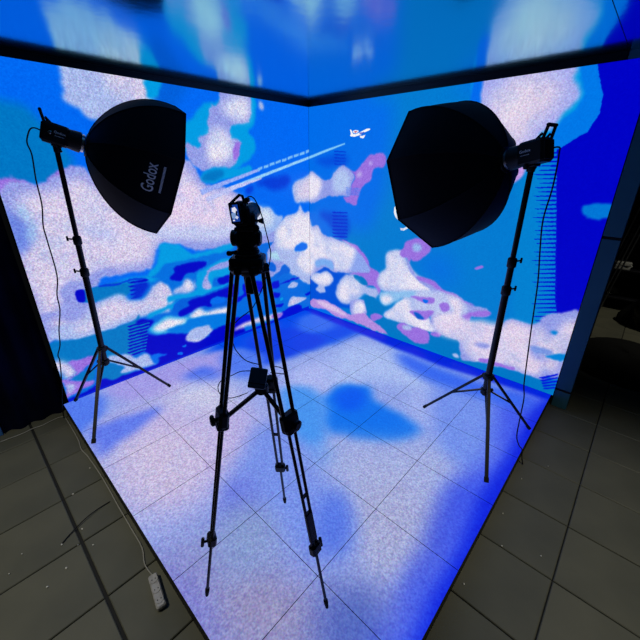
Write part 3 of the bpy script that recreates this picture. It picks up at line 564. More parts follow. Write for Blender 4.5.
floor_img = grain(paint((140, 160, 228), FLOOR_PICTURE, -3000, -3000, 3000, 3000), 24)
M_LEFT = picture_material('left_screen_picture', left_img)
M_RIGHT = picture_material('right_screen_picture', right_img)
M_FLOOR = picture_material('floor_screen_picture', floor_img)
def uv_panel(name, mat, parent, quad, uvs, thick, ch=0.0):
    """a flat display panel: the first quad faces the viewer, a body of thickness behind it"""
    q = [Vector(v) for v in quad]; n = (q[1] - q[0]).cross(q[2] - q[0]).normalized(); back = [v - n * thick for v in q]
    off = ORIGIN[parent.name]
    me = bpy.data.meshes.new(name)
    me.from_pydata([tuple(v - off) for v in q + back], [], [(0, 1, 2, 3), (7, 6, 5, 4), (0, 4, 5, 1), (1, 5, 6, 2), (2, 6, 7, 3), (3, 7, 4, 0)])
    L = me.uv_layers.new(name='picture')
    for k in range(4): L.data[k].uv = uvs[k]
    me.materials.append(mat); me.materials.append(M_PLAST)
    for k in range(1, 6): me.polygons[k].material_index = 1
    me.update(); o = bpy.data.objects.new(name, me); col.objects.link(o); o.parent = parent; ORIGIN[o.name] = off
    return o

# ------------------------------------------------------------------ setting: floor tiles, ceiling, trims, dark hall
ZT = -0.1
fl = empty('floor', (0, 0, ZT), kind='structure')
b = MB(); b.box((0.2, -2.2, ZT - 0.035), (10.4, 6.4, 0.05)); b.build('joint_bed', M_GROUT, fl)
tile_mesh = {}
def tile(x0, x1, y0, y1, dz):
    key = (round(x1 - x0, 3), round(y1 - y0, 3))
    if key not in tile_mesh:
        w, d = key; m = MB(); h = 0.012; c = 0.004
        vs = [(-w/2, -d/2, -h), (w/2, -d/2, -h), (w/2, d/2, -h), (-w/2, d/2, -h), (-w/2, -d/2, -c), (w/2, -d/2, -c), (w/2, d/2, -c), (-w/2, d/2, -c),
              (-w/2+c, -d/2+c, 0), (w/2-c, -d/2+c, 0), (w/2-c, d/2-c, 0), (-w/2+c, d/2-c, 0)]
        me = bpy.data.meshes.new('floor_tile'); me.from_pydata(vs, [], [(8, 9, 10, 11)] + [(k, (k+1) % 4, 4+(k+1) % 4, 4+k) for k in range(4)] + [(4+k, 4+(k+1) % 4, 8+(k+1) % 4, 8+k) for k in range(4)])
        me.materials.append(M_TILE); tile_mesh[key] = me
    o = bpy.data.objects.new('floor_tile', tile_mesh[key]); col.objects.link(o); o.parent = fl
    o.location = ((x0 + x1) / 2, (y0 + y1) / 2, dz)
    o.rotation_euler = (random.uniform(-.002, .002), random.uniform(-.002, .002), 0)
XJ = [-0.044 + 0.4 * k for k in range(-12, 12)]; YJ = [-0.16 + 0.4 * k for k in range(-11, 3)]
def cells(xa, xb, ya, yb):
    for i in range(len(XJ) - 1):
        for j in range(len(YJ) - 1):
            cx, cy = (XJ[i] + XJ[i+1]) / 2, (YJ[j] + YJ[j+1]) / 2
            if xa < cx < xb and ya < cy < yb:
                gl = 0.010 if abs(XJ[i] + 3.244) < .01 else 0.003
                gr = 0.006 if abs(XJ[i+1] + 3.244) < .01 else 0.003
                tile(XJ[i] + gl, XJ[i+1] - gr, YJ[j] + 0.003, YJ[j+1] - 0.003, random.uniform(-.0012, .0008))
cells(-4.3, -2.9, -3.6, 0.3)
cells(-2.5, 3.6, -4.2, -2.9)
cells(0.1, 4.3, -2.9, -1.8)
ce = empty('ceiling', (0, 0, 2.566), kind='structure')
for (x0, x1, y0, y1) in ((-4.8, 0.092, -2.865, 0.092), (-4.8, 0.092, -5.2, -2.869)):
    b = MB(); b.box(((x0+x1)/2, (y0+y1)/2, 2.566 + 0.02), (x1-x0, y1-y0, 0.04)); b.build('ceiling_panel', M_CEIL, ce)
b = MB(); b.box((-2.37, 0.046, 2.5388), (4.86, 0.09, 0.0520)); b.box((-2.4, -0.002, 2.5605), (4.80, 0.008, 0.008)); o = b.build('trim_1', M_BEAM); tag(o, kind='structure')
t2 = empty('trim_2', (0.046, -1.4, 2.556), kind='structure')
b = MB(); b.box((0.046, -1.435, 2.5388), (0.09, 2.86, 0.0520)); b.build('beam', M_BEAM, t2)
b = MB(); b.box((-0.003, -0.11, 2.534), (0.008, 0.09, 0.030), ch=0.002); o = b.build('joint_plate', M_PLAST, t2)
b = MB(); b.box((0.046, -3.05, 2.5388), (0.09, 0.36, 0.0520)); o = b.build('trim_3', M_TEAL); tag(o, kind='structure')
b = MB(); b.box((4.75, -2.2, 1.3), (0.1, 6.4, 2.8)); o = b.build('wall_right', M_DARKWALL); tag(o, kind='structure')

def drape(name, p0, p1, z0, z1, amp, waves, mat, label, cat):
    """a hanging cloth with folds and thickness between two floor points"""
    p0 = Vector(p0); p1 = Vector(p1); d = (p1 - p0); n = Vector((-d.y, d.x, 0)).normalized(); N = 60; R = 10; vs = []; fs = []
    for side in (0, 1):
        for i in range(N + 1):
            for j in range(R + 1):
                t = i / N; h = j / R
                w = amp * math.sin(t * waves * 2 * math.pi + .6 * math.sin(h * 3)) * (1 - .35 * h) + amp * .4 * math.sin(t * waves * 4.7 + 2 * h)
                q = p0 + d * t + n * (w + side * .006); vs.append((q.x, q.y, z0 + (z1 - z0) * h))
    S = (N + 1) * (R + 1)
    for i in range(N):
        for j in range(R):
            a = i * (R + 1) + j; f = (a, a + R + 1, a + R + 2, a + 1); fs.append(f); fs.append(tuple(S + k for k in reversed(f)))
    for i in range(N):
        for j in (0, R):
            a = i * (R + 1) + j; c = a + R + 1; fs.append((a, c, S + c, S + a))
    for j in range(R):
        for i in (0, N):
            a = i * (R + 1) + j; fs.append((a, a + 1, S + a + 1, S + a))
    m = MB(); m.add(vs, fs, True); o = m.build(name, mat); return tag(o, label, cat)
drape('side_drape', (-3.40, 0.07, 0), (-2.985, 0.07, 0), ZT + .002, 2.5, 0.020, 3, M_NAVY, 'dark navy drape hanging at the outer end of the left screen', 'curtain')
drape('back_drape', (0.16, -3.075, 0), (0.62, -3.075, 0), ZT + .002, 2.5, 0.016, 3, M_NAVY, 'dark navy drape hanging behind the edge of the right screen', 'curtain')
b = MB(); b.box((-3.93, 0.09, 1.2), (1.04, 0.05, 2.6), ch=0.004); o = b.build('display_panel', M_BLUEPANEL)
tag(o, 'blue painted upright board beyond the navy drape at the left edge', 'panel')

# ------------------------------------------------------------------ LED walls and LED floor
lw = empty('led_screen', (-1.48, 0, ZT), 'left LED video wall showing clouds and the start of two vapour trails', 'screen')
uv_panel('display', M_LEFT, lw, [(-2.96, 0, 0), (-.004, 0, 0), (-.004, 0, WALL_H), (-2.96, 0, WALL_H)], [(0, 0), (1, 0), (1, 1), (0, 1)], 0.012)
b = MB(); b.box((-1.48, 0.053, WALL_H / 2), (2.96, 0.078, WALL_H - .004)); b.build('cabinet', M_PLAST, lw)
for k in range(4):
    b = MB(); b.box((-2.9 + k * .95, 0.05, -0.05), (0.08, 0.07, 0.098)); b.build('foot_block', M_RUBBER, lw)
rw = empty('led_screen', (0, -1.5, ZT), 'right LED video wall showing a cloud bank, a small white jet and deep blue sky', 'screen')
uv_panel('display', M_RIGHT, rw, [(0, 0, 0), (0, -3.012, 0), (0, -3.012, WALL_H), (0, 0, WALL_H)], [(0, 0), (1, 0), (1, 1), (0, 1)], 0.012)
b = MB(); b.box((0.053, -1.50, WALL_H / 2), (0.078, 2.99, WALL_H - .004)); b.build('cabinet', M_PLAST, rw)
for k in range(4):
    b = MB(); b.box((0.055, -0.1 - k * .93, -0.05), (0.07, 0.08, 0.098)); b.build('foot_block', M_RUBBER, rw)
# the painted upright on the outer end of the right wall: three lengths with black joints
up = empty('end_frame', (0.03, -3.075, ZT), 'tall blue-green upright strip closing the outer end of the right screen', 'frame')
for (z0, z1) in ((ZT, 0.062), (0.082, 1.388), (1.408, 2.512)):
    b = MB(); b.box((0.03, -3.073, (z0 + z1) / 2), (0.055, 0.112, z1 - z0 - .001), ch=0.003); b.build('strip_length', M_TEAL, up)
for z in (0.072, 1.398):
    b = MB(); b.box((0.031, -3.073, z), (0.050, 0.114, 0.019)); b.build('joint_band', M_RUBBER, up)
b = MB(); b.box((0.085, -3.073, 1.2), (0.05, 0.118, 2.59)); b.build('backing_post', M_BEAM, up)
lf = empty('led_floor', (-1.5, -1.5, ZT), 'square LED video floor of 36 lit tiles showing pale clouds', 'stage')
b = MB(); b.box((-1.5, -1.5, -0.0575), (2.996, 2.996, 0.085)); b.build('base_frame', M_PLAST, lf)
g = 0.0016
for i in range(6):
    for j in range(6):
        x0, x1, y0, y1 = -3 + i * .5 + g, -2.5 + i * .5 - g, -3 + j * .5 + g, -2.5 + j * .5 - g
        u = lambda x: (x + 3) / 3
        uv_panel('led_tile', M_FLOOR, lf, [(x0, y0, 0), (x1, y0, 0), (x1, y1, 0), (x0, y1, 0)], [(u(x0), u(y0)), (u(x1), u(y0)), (u(x1), u(y1)), (u(x0), u(y1))], 0.0145)

# ------------------------------------------------------------------ lettering helper
def flat_text(txt, size):
    """outline of a line of text as 2D vertices and faces"""
    cu = bpy.data.curves.new('lettering', 'FONT'); cu.body = txt; cu.size = size; cu.resolution_u = 3; cu.offset = size * 0.012
    o = bpy.data.objects.new('lettering', cu); col.objects.link(o); bpy.context.view_layer.update()
    me = bpy.data.meshes.new_from_object(o.evaluated_get(bpy.context.evaluated_depsgraph_get()))
    vs = [tuple(v.co) for v in me.vertices]; fs = [tuple(p.vertices) for p in me.polygons]
    bpy.data.objects.remove(o); bpy.data.curves.remove(cu); bpy.data.meshes.remove(me)
    return vs, fs

# ------------------------------------------------------------------ light stands with lamp head and octagonal softbox
def light_stand(base, top, feet_xy, knob_dir, z_col, clamps, label):
    base = Vector(base); top = Vector(top)
    t = empty('light_stand', base, label, 'light stand', 'light stands under the softboxes')
    at = lambda z: base + (top - base) * ((z - base.z) / (top.z - base.z))
    zu, zl = z_col
    cl1, cl2 = clamps
    b = MB(); b.tube([at(zl - .03), at(cl1)], .0215, 12); b.build('pole', M_TUBE, t)
    b = MB(); b.tube([at(cl1), at(cl2)], .0190, 12); b.build('pole', M_TUBE, t)
    b = MB(); b.tube([at(cl2), at(top.z)], .0155, 12); b.build('pole', M_TUBE, t)
    for z, r in ((zu, .034), (zl, .032)):
        b = MB(); b.lathe(at(z - .022), top - base, [(0, r * .8), (.004, r), (.038, r), (.044, r * .8)], 16)
        b.build('collar', M_PLAST, t)
    kd = Vector(knob_dir).normalized()
    b = MB(); b.lathe(at(zl) + kd * .02, kd, [(0, .006), (.02, .006), (.022, .012), (.034, .012)], 10); b.build('knob', M_PLAST, t)
    for z, r in ((cl1, .029), (cl2, .027)):
        b = MB(); b.lathe(at(z - .035), top - base, [(0, r * .85), (.006, r), (.052, r), (.060, r * .8)], 14); c = b.build('clamp', M_PLAST, t)
        b = MB(); q = at(z) + kd * r * .6; b.tube([q, q + kd * .040], .0055, 8)
        e = q + kd * .043; s = Vector((0, 0, 1)); b.box(e, (.012, .012, .034), ch=.003); b.build('knob', M_PLAST, c)
    for fx, fy in feet_xy:
        d = Vector((fx, fy, 0)) - base; d.z = 0; d.normalize(); foot = Vector((fx, fy, .012)); hinge = at(zu) + d * .032
        n = d.cross(Vector((0, 0, 1)))
        b = MB(); X = (foot - hinge).normalized(); Y = n; Z = X.cross(Y)
        Rm = Matrix((X, Y, Z)).transposed(); b.box((hinge + foot) / 2, ((foot - hinge).length, .022, .018), Rm, ch=.003)
        lg = b.build('leg', M_TUBE, t)
        b = MB(); b.box(foot - X * .012, (.034, .027, .022), Rm, ch=.003); b.build('rubber_foot', M_RUBBER, lg)
        mid = hinge + (foot - hinge) * .50; low = at(zl) + d * .030; X2 = (mid - low).normalized(); Z2 = X2.cross(n)
        b = MB(); b.box((mid + low) / 2, ((mid - low).length, .018, .010), Matrix((X2, n, Z2)).transposed())
        b.tube([mid - n * .012, mid + n * .012], .005, 8); b.tube([low - n * .012, low + n * .012], .005, 8)
        b.build('brace', M_TUBE, t)
        b = MB(); b.box(at(zu) + d * .028, (.028, .024, .026), Matrix((d, n, Vector((0, 0, 1)))).transposed(), ch=.004); b.build('hinge', M_PLAST, t)
    b = MB(); b.lathe(at(top.z - .01), top - base, [(0, .015), (.03, .015), (.032, .009), (.05, .009)], 12); b.build('spigot', M_CHROME, t)
    return t

def lamp_head(mount, base, axis, label, cable, text, cable_label):
    """COB lamp: drum body along the axis, tilt bracket, carrying handle, bayonet ring"""
    a = Vector(axis).normalized(); s = a.cross(Vector((0, 0, 1))).normalized(); u = s.cross(a); base = Vector(base); mount = Vector(mount)
    Rm = Matrix((a, s, u)).transposed()
    t = empty('lamp_head', mount, label, 'studio lamp', 'studio lamps on the stands')
    b = MB(); b.box(base - a * .012, (.140, .116, .122), Rm, ch=.013); body = b.build('housing', M_PLAST, t)
    for k in range(6):
        b = MB(); b.box(base - a * (.066 - k * .009) + s * .0595, (.004, .003, .060), Rm); b.build('vent_rib', M_BLACK, body)
    b = MB(); b.lathe(base + a * .05, a, [(0, .058), (.03, .062), (.055, .064), (.070, .064), (.072, .052)], 24); b.build('front_barrel', M_PLAST, t)
    b = MB(); b.lathe(base + a * .120, a, [(0, .050), (.004, .056), (.018, .056), (.022, .050)], 24); b.build('bayonet_ring', M_CHROME, t)
    b = MB(); b.box(base - a * .082, (.010, .092, .098), Rm, ch=.003); b.build('rear_panel', M_BLACK, t)
    b = MB()
    for k in (-1, 1):
        b.tube([base - a * .072 + u * .052 + s * k * .040, base - a * .098 + u * .112 + s * k * .034], .0085, 8)
        b.tube([base - a * .040 + u * .058 + s * k * .040, base - a * .070 + u * .080 + s * k * .038], .0065, 8)
    b.tube([base - a * .098 + u * .112 - s * .040, base - a * .098 + u * .112 + s * .040], .0095, 8); b.build('carry_handle', M_PLAST, t)
    b = MB(); m2 = base - u * .062
    b.box(m2 - u * .004, (.055, .060, .012), Rm, ch=.003)
    b.box((m2 + mount) / 2 + Vector((0, 0, .012)), (.042, .046, max((m2 - mount).length - .01, .03)), ch=.006)
    b.lathe(mount + Vector((0, 0, -.045)), (0, 0, 1), [(0, .019), (.004, .022), (.055, .022), (.060, .018)], 14); br = b.build('tilt_bracket', M_PLAST, t)
    q = (m2 + mount) / 2
    b = MB(); b.tube([q + s * .02, q + s * .05, q + s * .055 - Vector((0, 0, .035)) + a * .02], .006, 8); b.build('tilt_lever', M_PLAST, br)
    b = MB(); b.tube([mount - s * .02 - Vector((0, 0, .02)), mount - s * .052 - Vector((0, 0, .02))], .006, 8); b.lathe(mount - s * .05 - Vector((0, 0, .02)), -s, [(0, .013), (.012, .013), (.016, .010)], 10); b.build('lock_knob', M_PLAST, br)
    b = MB(); b.lathe(base - a * .040 + s * .058, s, [(0, .010), (.006, .010), (.008, .008)], 14); b.build('dial', M_CHROME, t)
    for side in (1, -1):
        vs, fs = flat_text(text, .021); w = max(v[0] for v in vs)
        b = MB(); b.add([base + a * .010 + s * side * .0600 + a * side * (v[0] - w / 2) * 1 + u * (v[1] + .004) for v in vs], fs)
        for k in range(7):
            b.box(base + a * .010 + s * side * .0600 + a * (k - 3) * .007 - u * .010, (.004, .0004, .004), Rm)
        o = b.build('lettering', M_TEXT, t); o['label'] = 'small pale lettering on the lamp side'
    b = MB(); b.tube(smooth_path(cable, 4), .0042, 6); tag(b.build('power_cable', M_CABLE), cable_label, 'cable')
    return t

def TXT(x, y):   # x 0..1 along the word, y height in text units: reading upward, tops towards the lamp
    return (.27 + .54 * x, .72 - y * 2.02)
def softbox(base, axis, roll, R, D, L, label, text_panel=None):
    """octagonal softbox: 8 sewn panels between 8 bowed rods, hem, inner lining, recessed white diffuser"""
    a = Vector(axis).normalized(); s = a.cross(Vector((0, 0, 1))).normalized(); u = s.cross(a); base = Vector(base)
    hub = base + a * L; depth = D; t = empty('softbox', hub, label, 'softbox', 'octagonal softboxes on the lamps')
    prof = lambda q: .060 + (R - .060) * (1 - (1 - q) ** 2.15) ** .70
    ray = lambda k: s * math.cos(roll + k * math.pi / 4) + u * math.sin(roll + k * math.pi / 4)
    def surf(k, w, q, off=0.0):
        """k panel, w across 0..1, q along axis 0..1"""
        p0, p1 = ray(k), ray(k + 1); r = prof(q) * (1) + off
        d = p0 * (1 - w) + p1 * w; bulge = 4 * w * (1 - w) * .014 * math.sin(math.pi * min(q * .95, 1)) * R
        return hub + a * (depth * q) + d * (r + bulge)
    NW, NQ = 6, 12
    for k in range(8):
        vs = []; fs = []
        for lay in (0.0, -.003):
            for i in range(NW + 1):
                for j in range(NQ + 1): vs.append(surf(k, i / NW, (j / NQ) ** 1.5, lay))
        S = (NW + 1) * (NQ + 1)
        for i in range(NW):
            for j in range(NQ):
                q = i * (NQ + 1) + j; f = (q, q + NQ + 1, q + NQ + 2, q + 1); fs.append(f); fs.append(tuple(S + x for x in reversed(f)))
        for i in range(NW):
            q = i * (NQ + 1) + NQ; fs.append((q, q + NQ + 1, S + q + NQ + 1, S + q))
        m = MB(); m.add(vs, fs, True); pn = m.build('fabric_panel', M_FABRIC, t)
        if k == text_panel:
            # printed wordmark running along the rim, feet of the letters towards the opening
            vs2, fs2 = flat_text('Godox', .1); w = max(v[0] for v in vs2)
            m = MB(); m.add([surf(k, *TXT(v[0] / w, v[1]), .0022) for v in vs2], fs2); o = m.build('lettering', M_TEXT, pn)
            o['label'] = 'pale wordmark printed along the softbox panel'
            m = MB()
            for d in range(22):
                w0 = d / 22; w1 = w0 + .028; m.add([surf(k, *TXT(.1 + .9 * x, y), .0022) for x, y in ((w0, -.048), (w1, -.048), (w1, -.034), (w0, -.034))], [(0, 1, 2, 3)])
            m.build('small_print', M_TEXT, pn)
        m = MB(); m.tube([surf(k, 0, (j / 14) ** 1.5, .001) for j in range(15)], .0035, 6); m.build('rod_sleeve', M_FABRIC, t)
    m = MB(); ring = [hub + a * depth + ray(k) * (R + .001) for k in range(9)]
    m.tube(ring, .006, 6); m.build('front_hem', M_FABRIC, t)
    c = hub + a * (depth - .035); m = MB(); vs = [c + ray(k) * (R * .985) for k in range(8)] + [v for v in [c - a * .003 + ray(k) * (R * .985) for k in range(8)]]
    m.add(vs, [tuple(range(8)), tuple(reversed(range(8, 16)))]); m.build('front_diffuser', M_DIFF, t)
    m = MB(); m.lathe(hub - a * .008, a, [(0, .058), (.003, .072), (.016, .072), (.02, .06)], 24); m.build('speed_ring', M_BLACK, t)
    return t

# left stand
cL = (-2.709, -.344); cR = (-.972, -2.704)
light_stand((*cL, 0), (-2.653, -.357, 1.99), [(-2.970, -.700), (-2.264, -.413), (-2.915, -.030)], (-.72, .45, .15), (.545, .43), (1.17, 1.40),
            'black tripod light stand at the left, holding the softbox with the printed wordmark')
lamp_head((-2.650, -.357, 2.000), (-2.631, -.366, 2.055), (.927, -.196, -.32), 'black studio lamp on top of the left stand',
          [(-2.708, -.352, 2.078), (-2.735, -.352, 2.090), (-2.758, -.350, 2.085), (-2.775, -.333, 2.056), (-2.79, -.317, 2.006), (-2.784, -.324, 1.939), (-2.797, -.309, 1.793), (-2.803, -.304, 1.639), (-2.824, -.28, 1.51), (-2.826, -.278, 1.41),
           (-2.828, -.276, 1.163), (-2.857, -.245, 1.012), (-2.865, -.237, .895), (-2.901, -.198, .732), (-2.92, -.177, .604), (-2.948, -.148, .516), (-2.949, -.146, .454), (-2.985, -.12, .22), (-3.02, -.09, .04), (-3.03, -.06, -.09)], 'Godox', 'black cable hanging from the left lamp down the outer edge of the left screen')
softbox((-2.631, -.366, 2.051), (.927, -.196, -.32), 7.201, .468, .493, .152, 'black octagonal softbox at the left with a white wordmark, its back to the viewer', text_panel=6)
# right stand
light_stand((*cR, 0), (-.976, -2.689, 1.905), [(-.945, -2.261), (-.629, -2.975), (-1.364, -2.912)], (.72, -.6, .1), (.52, .40), (1.16, 1.34),
            'black tripod light stand at the right, near the deep blue end of the screen')
lamp_head((-.976, -2.688, 1.895), (-.979, -2.681, 1.946), (.266, .938, -.224), 'black studio lamp on the right stand, loop handle seen against the pale cloud',
          [(-1.004, -2.766, 1.965), (-.995, -2.79, 1.972), (-.980, -2.803, 1.968), (-.966, -2.802, 1.949), (-.952, -2.805, 1.886), (-.944, -2.806, 1.759), (-.951, -2.799, 1.597), (-.934, -2.817, 1.425), (-.912, -2.841, 1.241), (-.897, -2.857, 1.044),
           (-.888, -2.867, .905), (-.871, -2.885, .684), (-.855, -2.902, .486), (-.838, -2.92, .378), (-.845, -2.93, .2), (-.85, -2.94, .06), (-.87, -2.97, .008), (-.90, -2.998, .007), (-.91, -3.012, -.05), (-.92, -3.03, -.095)], 'Godox', 'black cable hanging from the right lamp down to the lit floor edge')
softbox((-.979, -2.681, 1.946), (.266, .938, -.224), 2.132, .483, .489, .147, 'large plain black octagonal softbox at the right, seen from behind')

# ------------------------------------------------------------------ video tripod in the middle
TC = Vector((-2.602, -2.289, 0)); VF = Vector((.732, .681, 0)); VR = Vector((.681, -.732, 0)); VZ = Vector((0, 0, 1))
def P(r, d, z): return TC + VR * r + VF * d + VZ * z
BR = Matrix((VR, VF, VZ)).transposed()
tp = empty('video_tripod', TC, 'tall black twin-tube video tripod in the middle of the lit floor', 'tripod')
OX = -.012
b = MB(); b.box(P(OX - .002, 0, 1.572), (.112, .095, .046), BR, ch=.006)
b.lathe(P(OX, 0, 1.528), VZ, [(0, .030), (.02, .042), (.075, .046)], 20); b.build('head_block', M_BLACK, tp)
b = MB(); b.lathe(P(OX, 0, 1.597), VZ, [(0, .040), (.002, .043), (.008, .043), (.010, .036)], 24); b.build('bowl_ring', M_CHROME, tp)
b = MB(); b.lathe(P(OX, 0, 1.605), VZ, [(0, .038), (.006, .040), (.018, .034), (.026, .036), (.030, .042)], 20)
b.lathe(P(OX - .052, 0, 1.655), VR, [(0, .020), (.004, .027), (.094, .027), (.100, .020)], 20)
b.box(P(OX, 0, 1.655), (.070, .075, .056), BR, ch=.010); b.build('fluid_head', M_BLACK, tp)
b = MB(); b.tube([P(OX - .03, -.01, 1.612), P(OX - .058, -.015, 1.606)], .006, 8); b.lathe(P(OX - .052, -.015, 1.606), -VR, [(0, .008), (.012, .009), (.016, .006)], 8); b.build('pan_lever', M_PLAST, tp)
b = MB(); b.lathe(P(OX, 0, 1.46), VZ, [(0, .014), (.004, .018), (.05, .018), (.07, .010)], 14); b.build('bowl_knob', M_PLAST, tp)
b = MB(); b.box(P(OX, 0, 1.689), (.062, .085, .012), BR, ch=.003); b.build('quick_release_plate', M_BLACK, tp)
feet = [Vector((-2.92, -2.178, 0)), Vector((-2.569, -2.624, 0)), Vector((-2.34, -2.079, 0))]
hub = P(0.002, -.01, 1.065)
for i, ft in enumerate(feet):
    d = (ft - TC); d.z = 0; d.normalize(); tg = d.cross(VZ)
    top = TC + VR * OX + d * .048 + VZ * 1.562; foot = ft + VZ * .004; ax = (foot - top).normalized()
    at = lambda q: top + (foot - top) * q
    nrm = ax.cross(tg); Rm = Matrix((tg, nrm, ax)).transposed()
    b = MB(); b.box(at(.004), (.076, .026, .030), Rm, ch=.004); b.build('leg_hinge', M_BLACK, tp)
    lg = None
    for k in (-1, 1):
        b = MB(); b.tube([at(0.01) + tg * k * .034, at(.385) + tg * k * .026], .0078, 10); o = b.build('leg', M_TUBE, tp)
        if lg is None: lg = o
    b = MB(); b.box(at(.375), (.080, .040, .070), Rm, ch=.010); b.box(at(.395), (.066, .046, .030), Rm, ch=.006); c = b.build('leg_clamp', M_PLAST, tp)
    b = MB(); q = at(.378) + d * .018; b.tube([q, q + d * .018], .008, 8); b.lathe(q + d * .012, d, [(0, .018), (.003, .022), (.012, .022), (.016, .015)], 12); b.build('clamp_knob', M_PLAST, c)
    for k in (-1, 1):
        b = MB(); b.tube([at(.37) + tg * k * .017, at(.775) + tg * k * .013], .0068, 10); b.build('lower_leg', M_TUBE, tp)
    b = MB(); b.box(at(.60), (.030, .010, .012), Rm); b.build('cross_bar', M_PLAST, tp)
    b = MB(); b.box(at(.775), (.054, .036, .052), Rm, ch=.008); c = b.build('leg_clamp', M_PLAST, tp)
    side = -1 if i == 0 else 1
    kd = (d - VR * .6).normalized() if i == 0 else (tg * (1 if tg.dot(VR) > 0 else -1))
    q = at(.778) + kd * .012; b = MB(); b.tube([q, q + kd * .026], .0055, 8); b.box(q + kd * .026, (.014, .014, .050), Rm, ch=.004); b.build('clamp_knob', M_PLAST, c)
    if i == 1:
        b = MB(); b.box(at(.70), (.040, .018, .150), Rm, ch=.004); b.build('lower_sleeve', M_PLAST, tp)
    b = MB(); b.tube([at(.76), at(.985)], .0068, 10); o = b.build('foot_tube', M_TUBE, tp)
    b = MB(); b.lathe(at(.968), ax, [(0, .007), (.004, .0105), (.020, .0105), ((at(1) - at(.968)).length - .001, .007)], 12); b.build('rubber_foot', M_RUBBER, o)
    e = at(.382) - d * .012; X = (e - hub).normalized(); Z = X.cross(tg).normalized(); Y = Z.cross(X)
    b = MB(); b.box((e + hub) / 2, ((e - hub).length, .016, .014), Matrix((X, Y, Z)).transposed(), ch=.003); b.tube([e - tg * .02, e + tg * .02], .007, 8); b.build('spreader_arm', M_TUBE, tp)
b = MB(); b.lathe(hub - VZ * .018, VZ, [(0, .022), (.004, .027), (.032, .027), (.036, .022)], 18); b.build('spreader_hub', M_PLAST, tp)
# battery plate on the spreader
tx = Vector((0, 0, 1)).lerp(-VF, .45).normalized(); ty = VR; tz = tx.cross(ty)
bx = empty('battery_pack', P(-.002, -.04, 1.115), 'flat square battery pack lying tilted on the tripod spreader', 'battery')
Rb = Matrix((ty, tx.cross(ty) * -1, tx)).transposed()
up_v = (VZ * .72 + VF * .70).normalized(); n_v = VR.cross(up_v)
Rb = Matrix((VR, n_v, up_v)).transposed() if VR.cross(n_v).dot(up_v) > 0 else Matrix((VR, -n_v, up_v)).transposed()
Rb = Matrix.Rotation(.16, 3, VF) @ Rb
M_BATT = material('dark_blue_grey_plastic', (0.04, 0.10, 0.16), 0.4, 0, 0.5)
b = MB(); b.box(P(-.004, -.035, 1.128), (.066, .018, .078), Rb, ch=.004); b.build('case', M_BATT, bx)
b = MB(); b.box(P(-.004, -.035, 1.128) + Rb @ Vector((0, 0, -.022)), (.067, .0195, .003), Rb); b.build('seam', M_PLAST, bx)

# ------------------------------------------------------------------ camera on the tripod
cm = empty('video_camera', P(OX, 0, 1.695), 'small black video camera on the tripod with its lit flip screen', 'camera')
K = lambda r, d, z: P(OX + r, d, z)
b = MB(); b.box(K(-.004, .0, 1.728), (.054, .086, .064), BR, ch=.008); b.box(K(.022, .006, 1.716), (.026, .060, .046), BR, ch=.008)
b.box(K(-.012, -.005, 1.760), (.030, .056, .026), BR, ch=.006); b.build('body', M_PLAST, cm)
b = MB(); b.lathe(K(0, .040, 1.728), VF, [(0, .024), (.012, .025), (.030, .027), (.075, .027), (.082, .029), (.100, .029), (.102, .024)], 24); ln = b.build('lens', M_BLACK, cm)
b = MB(); b.lathe(K(0, .133, 1.728), VF, [(0, .023), (.004, .021), (.007, .013)], 20); b.build('front_glass', material('lens_glass', (.01, .01, .02), .05, 0, .8), ln)
Rs = Matrix.Rotation(-.10, 3, VF) @ BR
b = MB(); b.box(K(-.014, -.072, 1.744), (.034, .010, .064), Rs, ch=.003); sc = b.build('flip_screen', M_PLAST, cm)
# live picture on the flip screen
simg = paint((20, 60, 150), [((120, 150, 200), 2, 3, [(0, 60), (60, 40), (120, 70), (160, 120), (60, 140), (0, 120)]), ((225, 225, 240), 2, 3, [(20, 150), (90, 120), (150, 160), (110, 210), (40, 200)]),
    ((200, 205, 230), 2, 2, [(70, 60), (120, 30), (160, 60), (120, 90)]), ((8, 12, 30), 1, 0, [(0, 200), (60, 215), (50, 240), (0, 240)]), ((8, 12, 30), 1, 1, [(100, 90), (130, 80), (150, 130), (120, 160)]), ((230, 230, 240), 1, 0, [(10, 10), (60, 14), (56, 34), (14, 30)])], 0, 0, 180, 240)
M_MON = picture_material('monitor_picture', simg)
def scr(x, z): return K(-.014, -.072, 1.744) + Rs @ Vector((x, -.0056, z))
w_, h_ = .0115, .0250; uv_panel('screen_picture', M_MON, sc, [scr(-w_, -h_), scr(w_, -h_), scr(w_, h_), scr(-w_, h_)], [(0, 0), (1, 0), (1, 1), (0, 1)], .0005)
b = MB(); b.tube([K(-.028, -.06, 1.772), K(-.006, -.035, 1.794), K(0.000, -.02, 1.790), K(.002, .0, 1.760)], .0045, 8); b.build('top_handle', M_PLAST, cm)
b = MB(); b.box(K(.012, -.01, 1.777), (.014, .030, .014), BR, ch=.003); b.tube([K(.010, -.01, 1.765), K(.012, -.01, 1.778)], .004, 8); b.build('accessory_shoe', M_PLAST, cm)
b = MB(); b.tube([K(.028, -.02, 1.715), K(.050, -.022, 1.714)], .004, 8); b.lathe(K(.046, -.022, 1.714), VR, [(0, .005), (.014, .010), (.016, .009)], 12); b.build('grip_knob', M_PLAST, cm)
b = MB(); b.lathe(K(.034, -.02, 1.690), -VF, [(0, .014), (.012, .014), (.014, .010)], 12); b.build('dial', M_PLAST, cm)
def cable(name, pts, r, mat, label, cat='cable', k=4):
    b = MB(); b.tube(smooth_path(pts, k), r, 6); return tag(b.build(name, mat), label, cat)
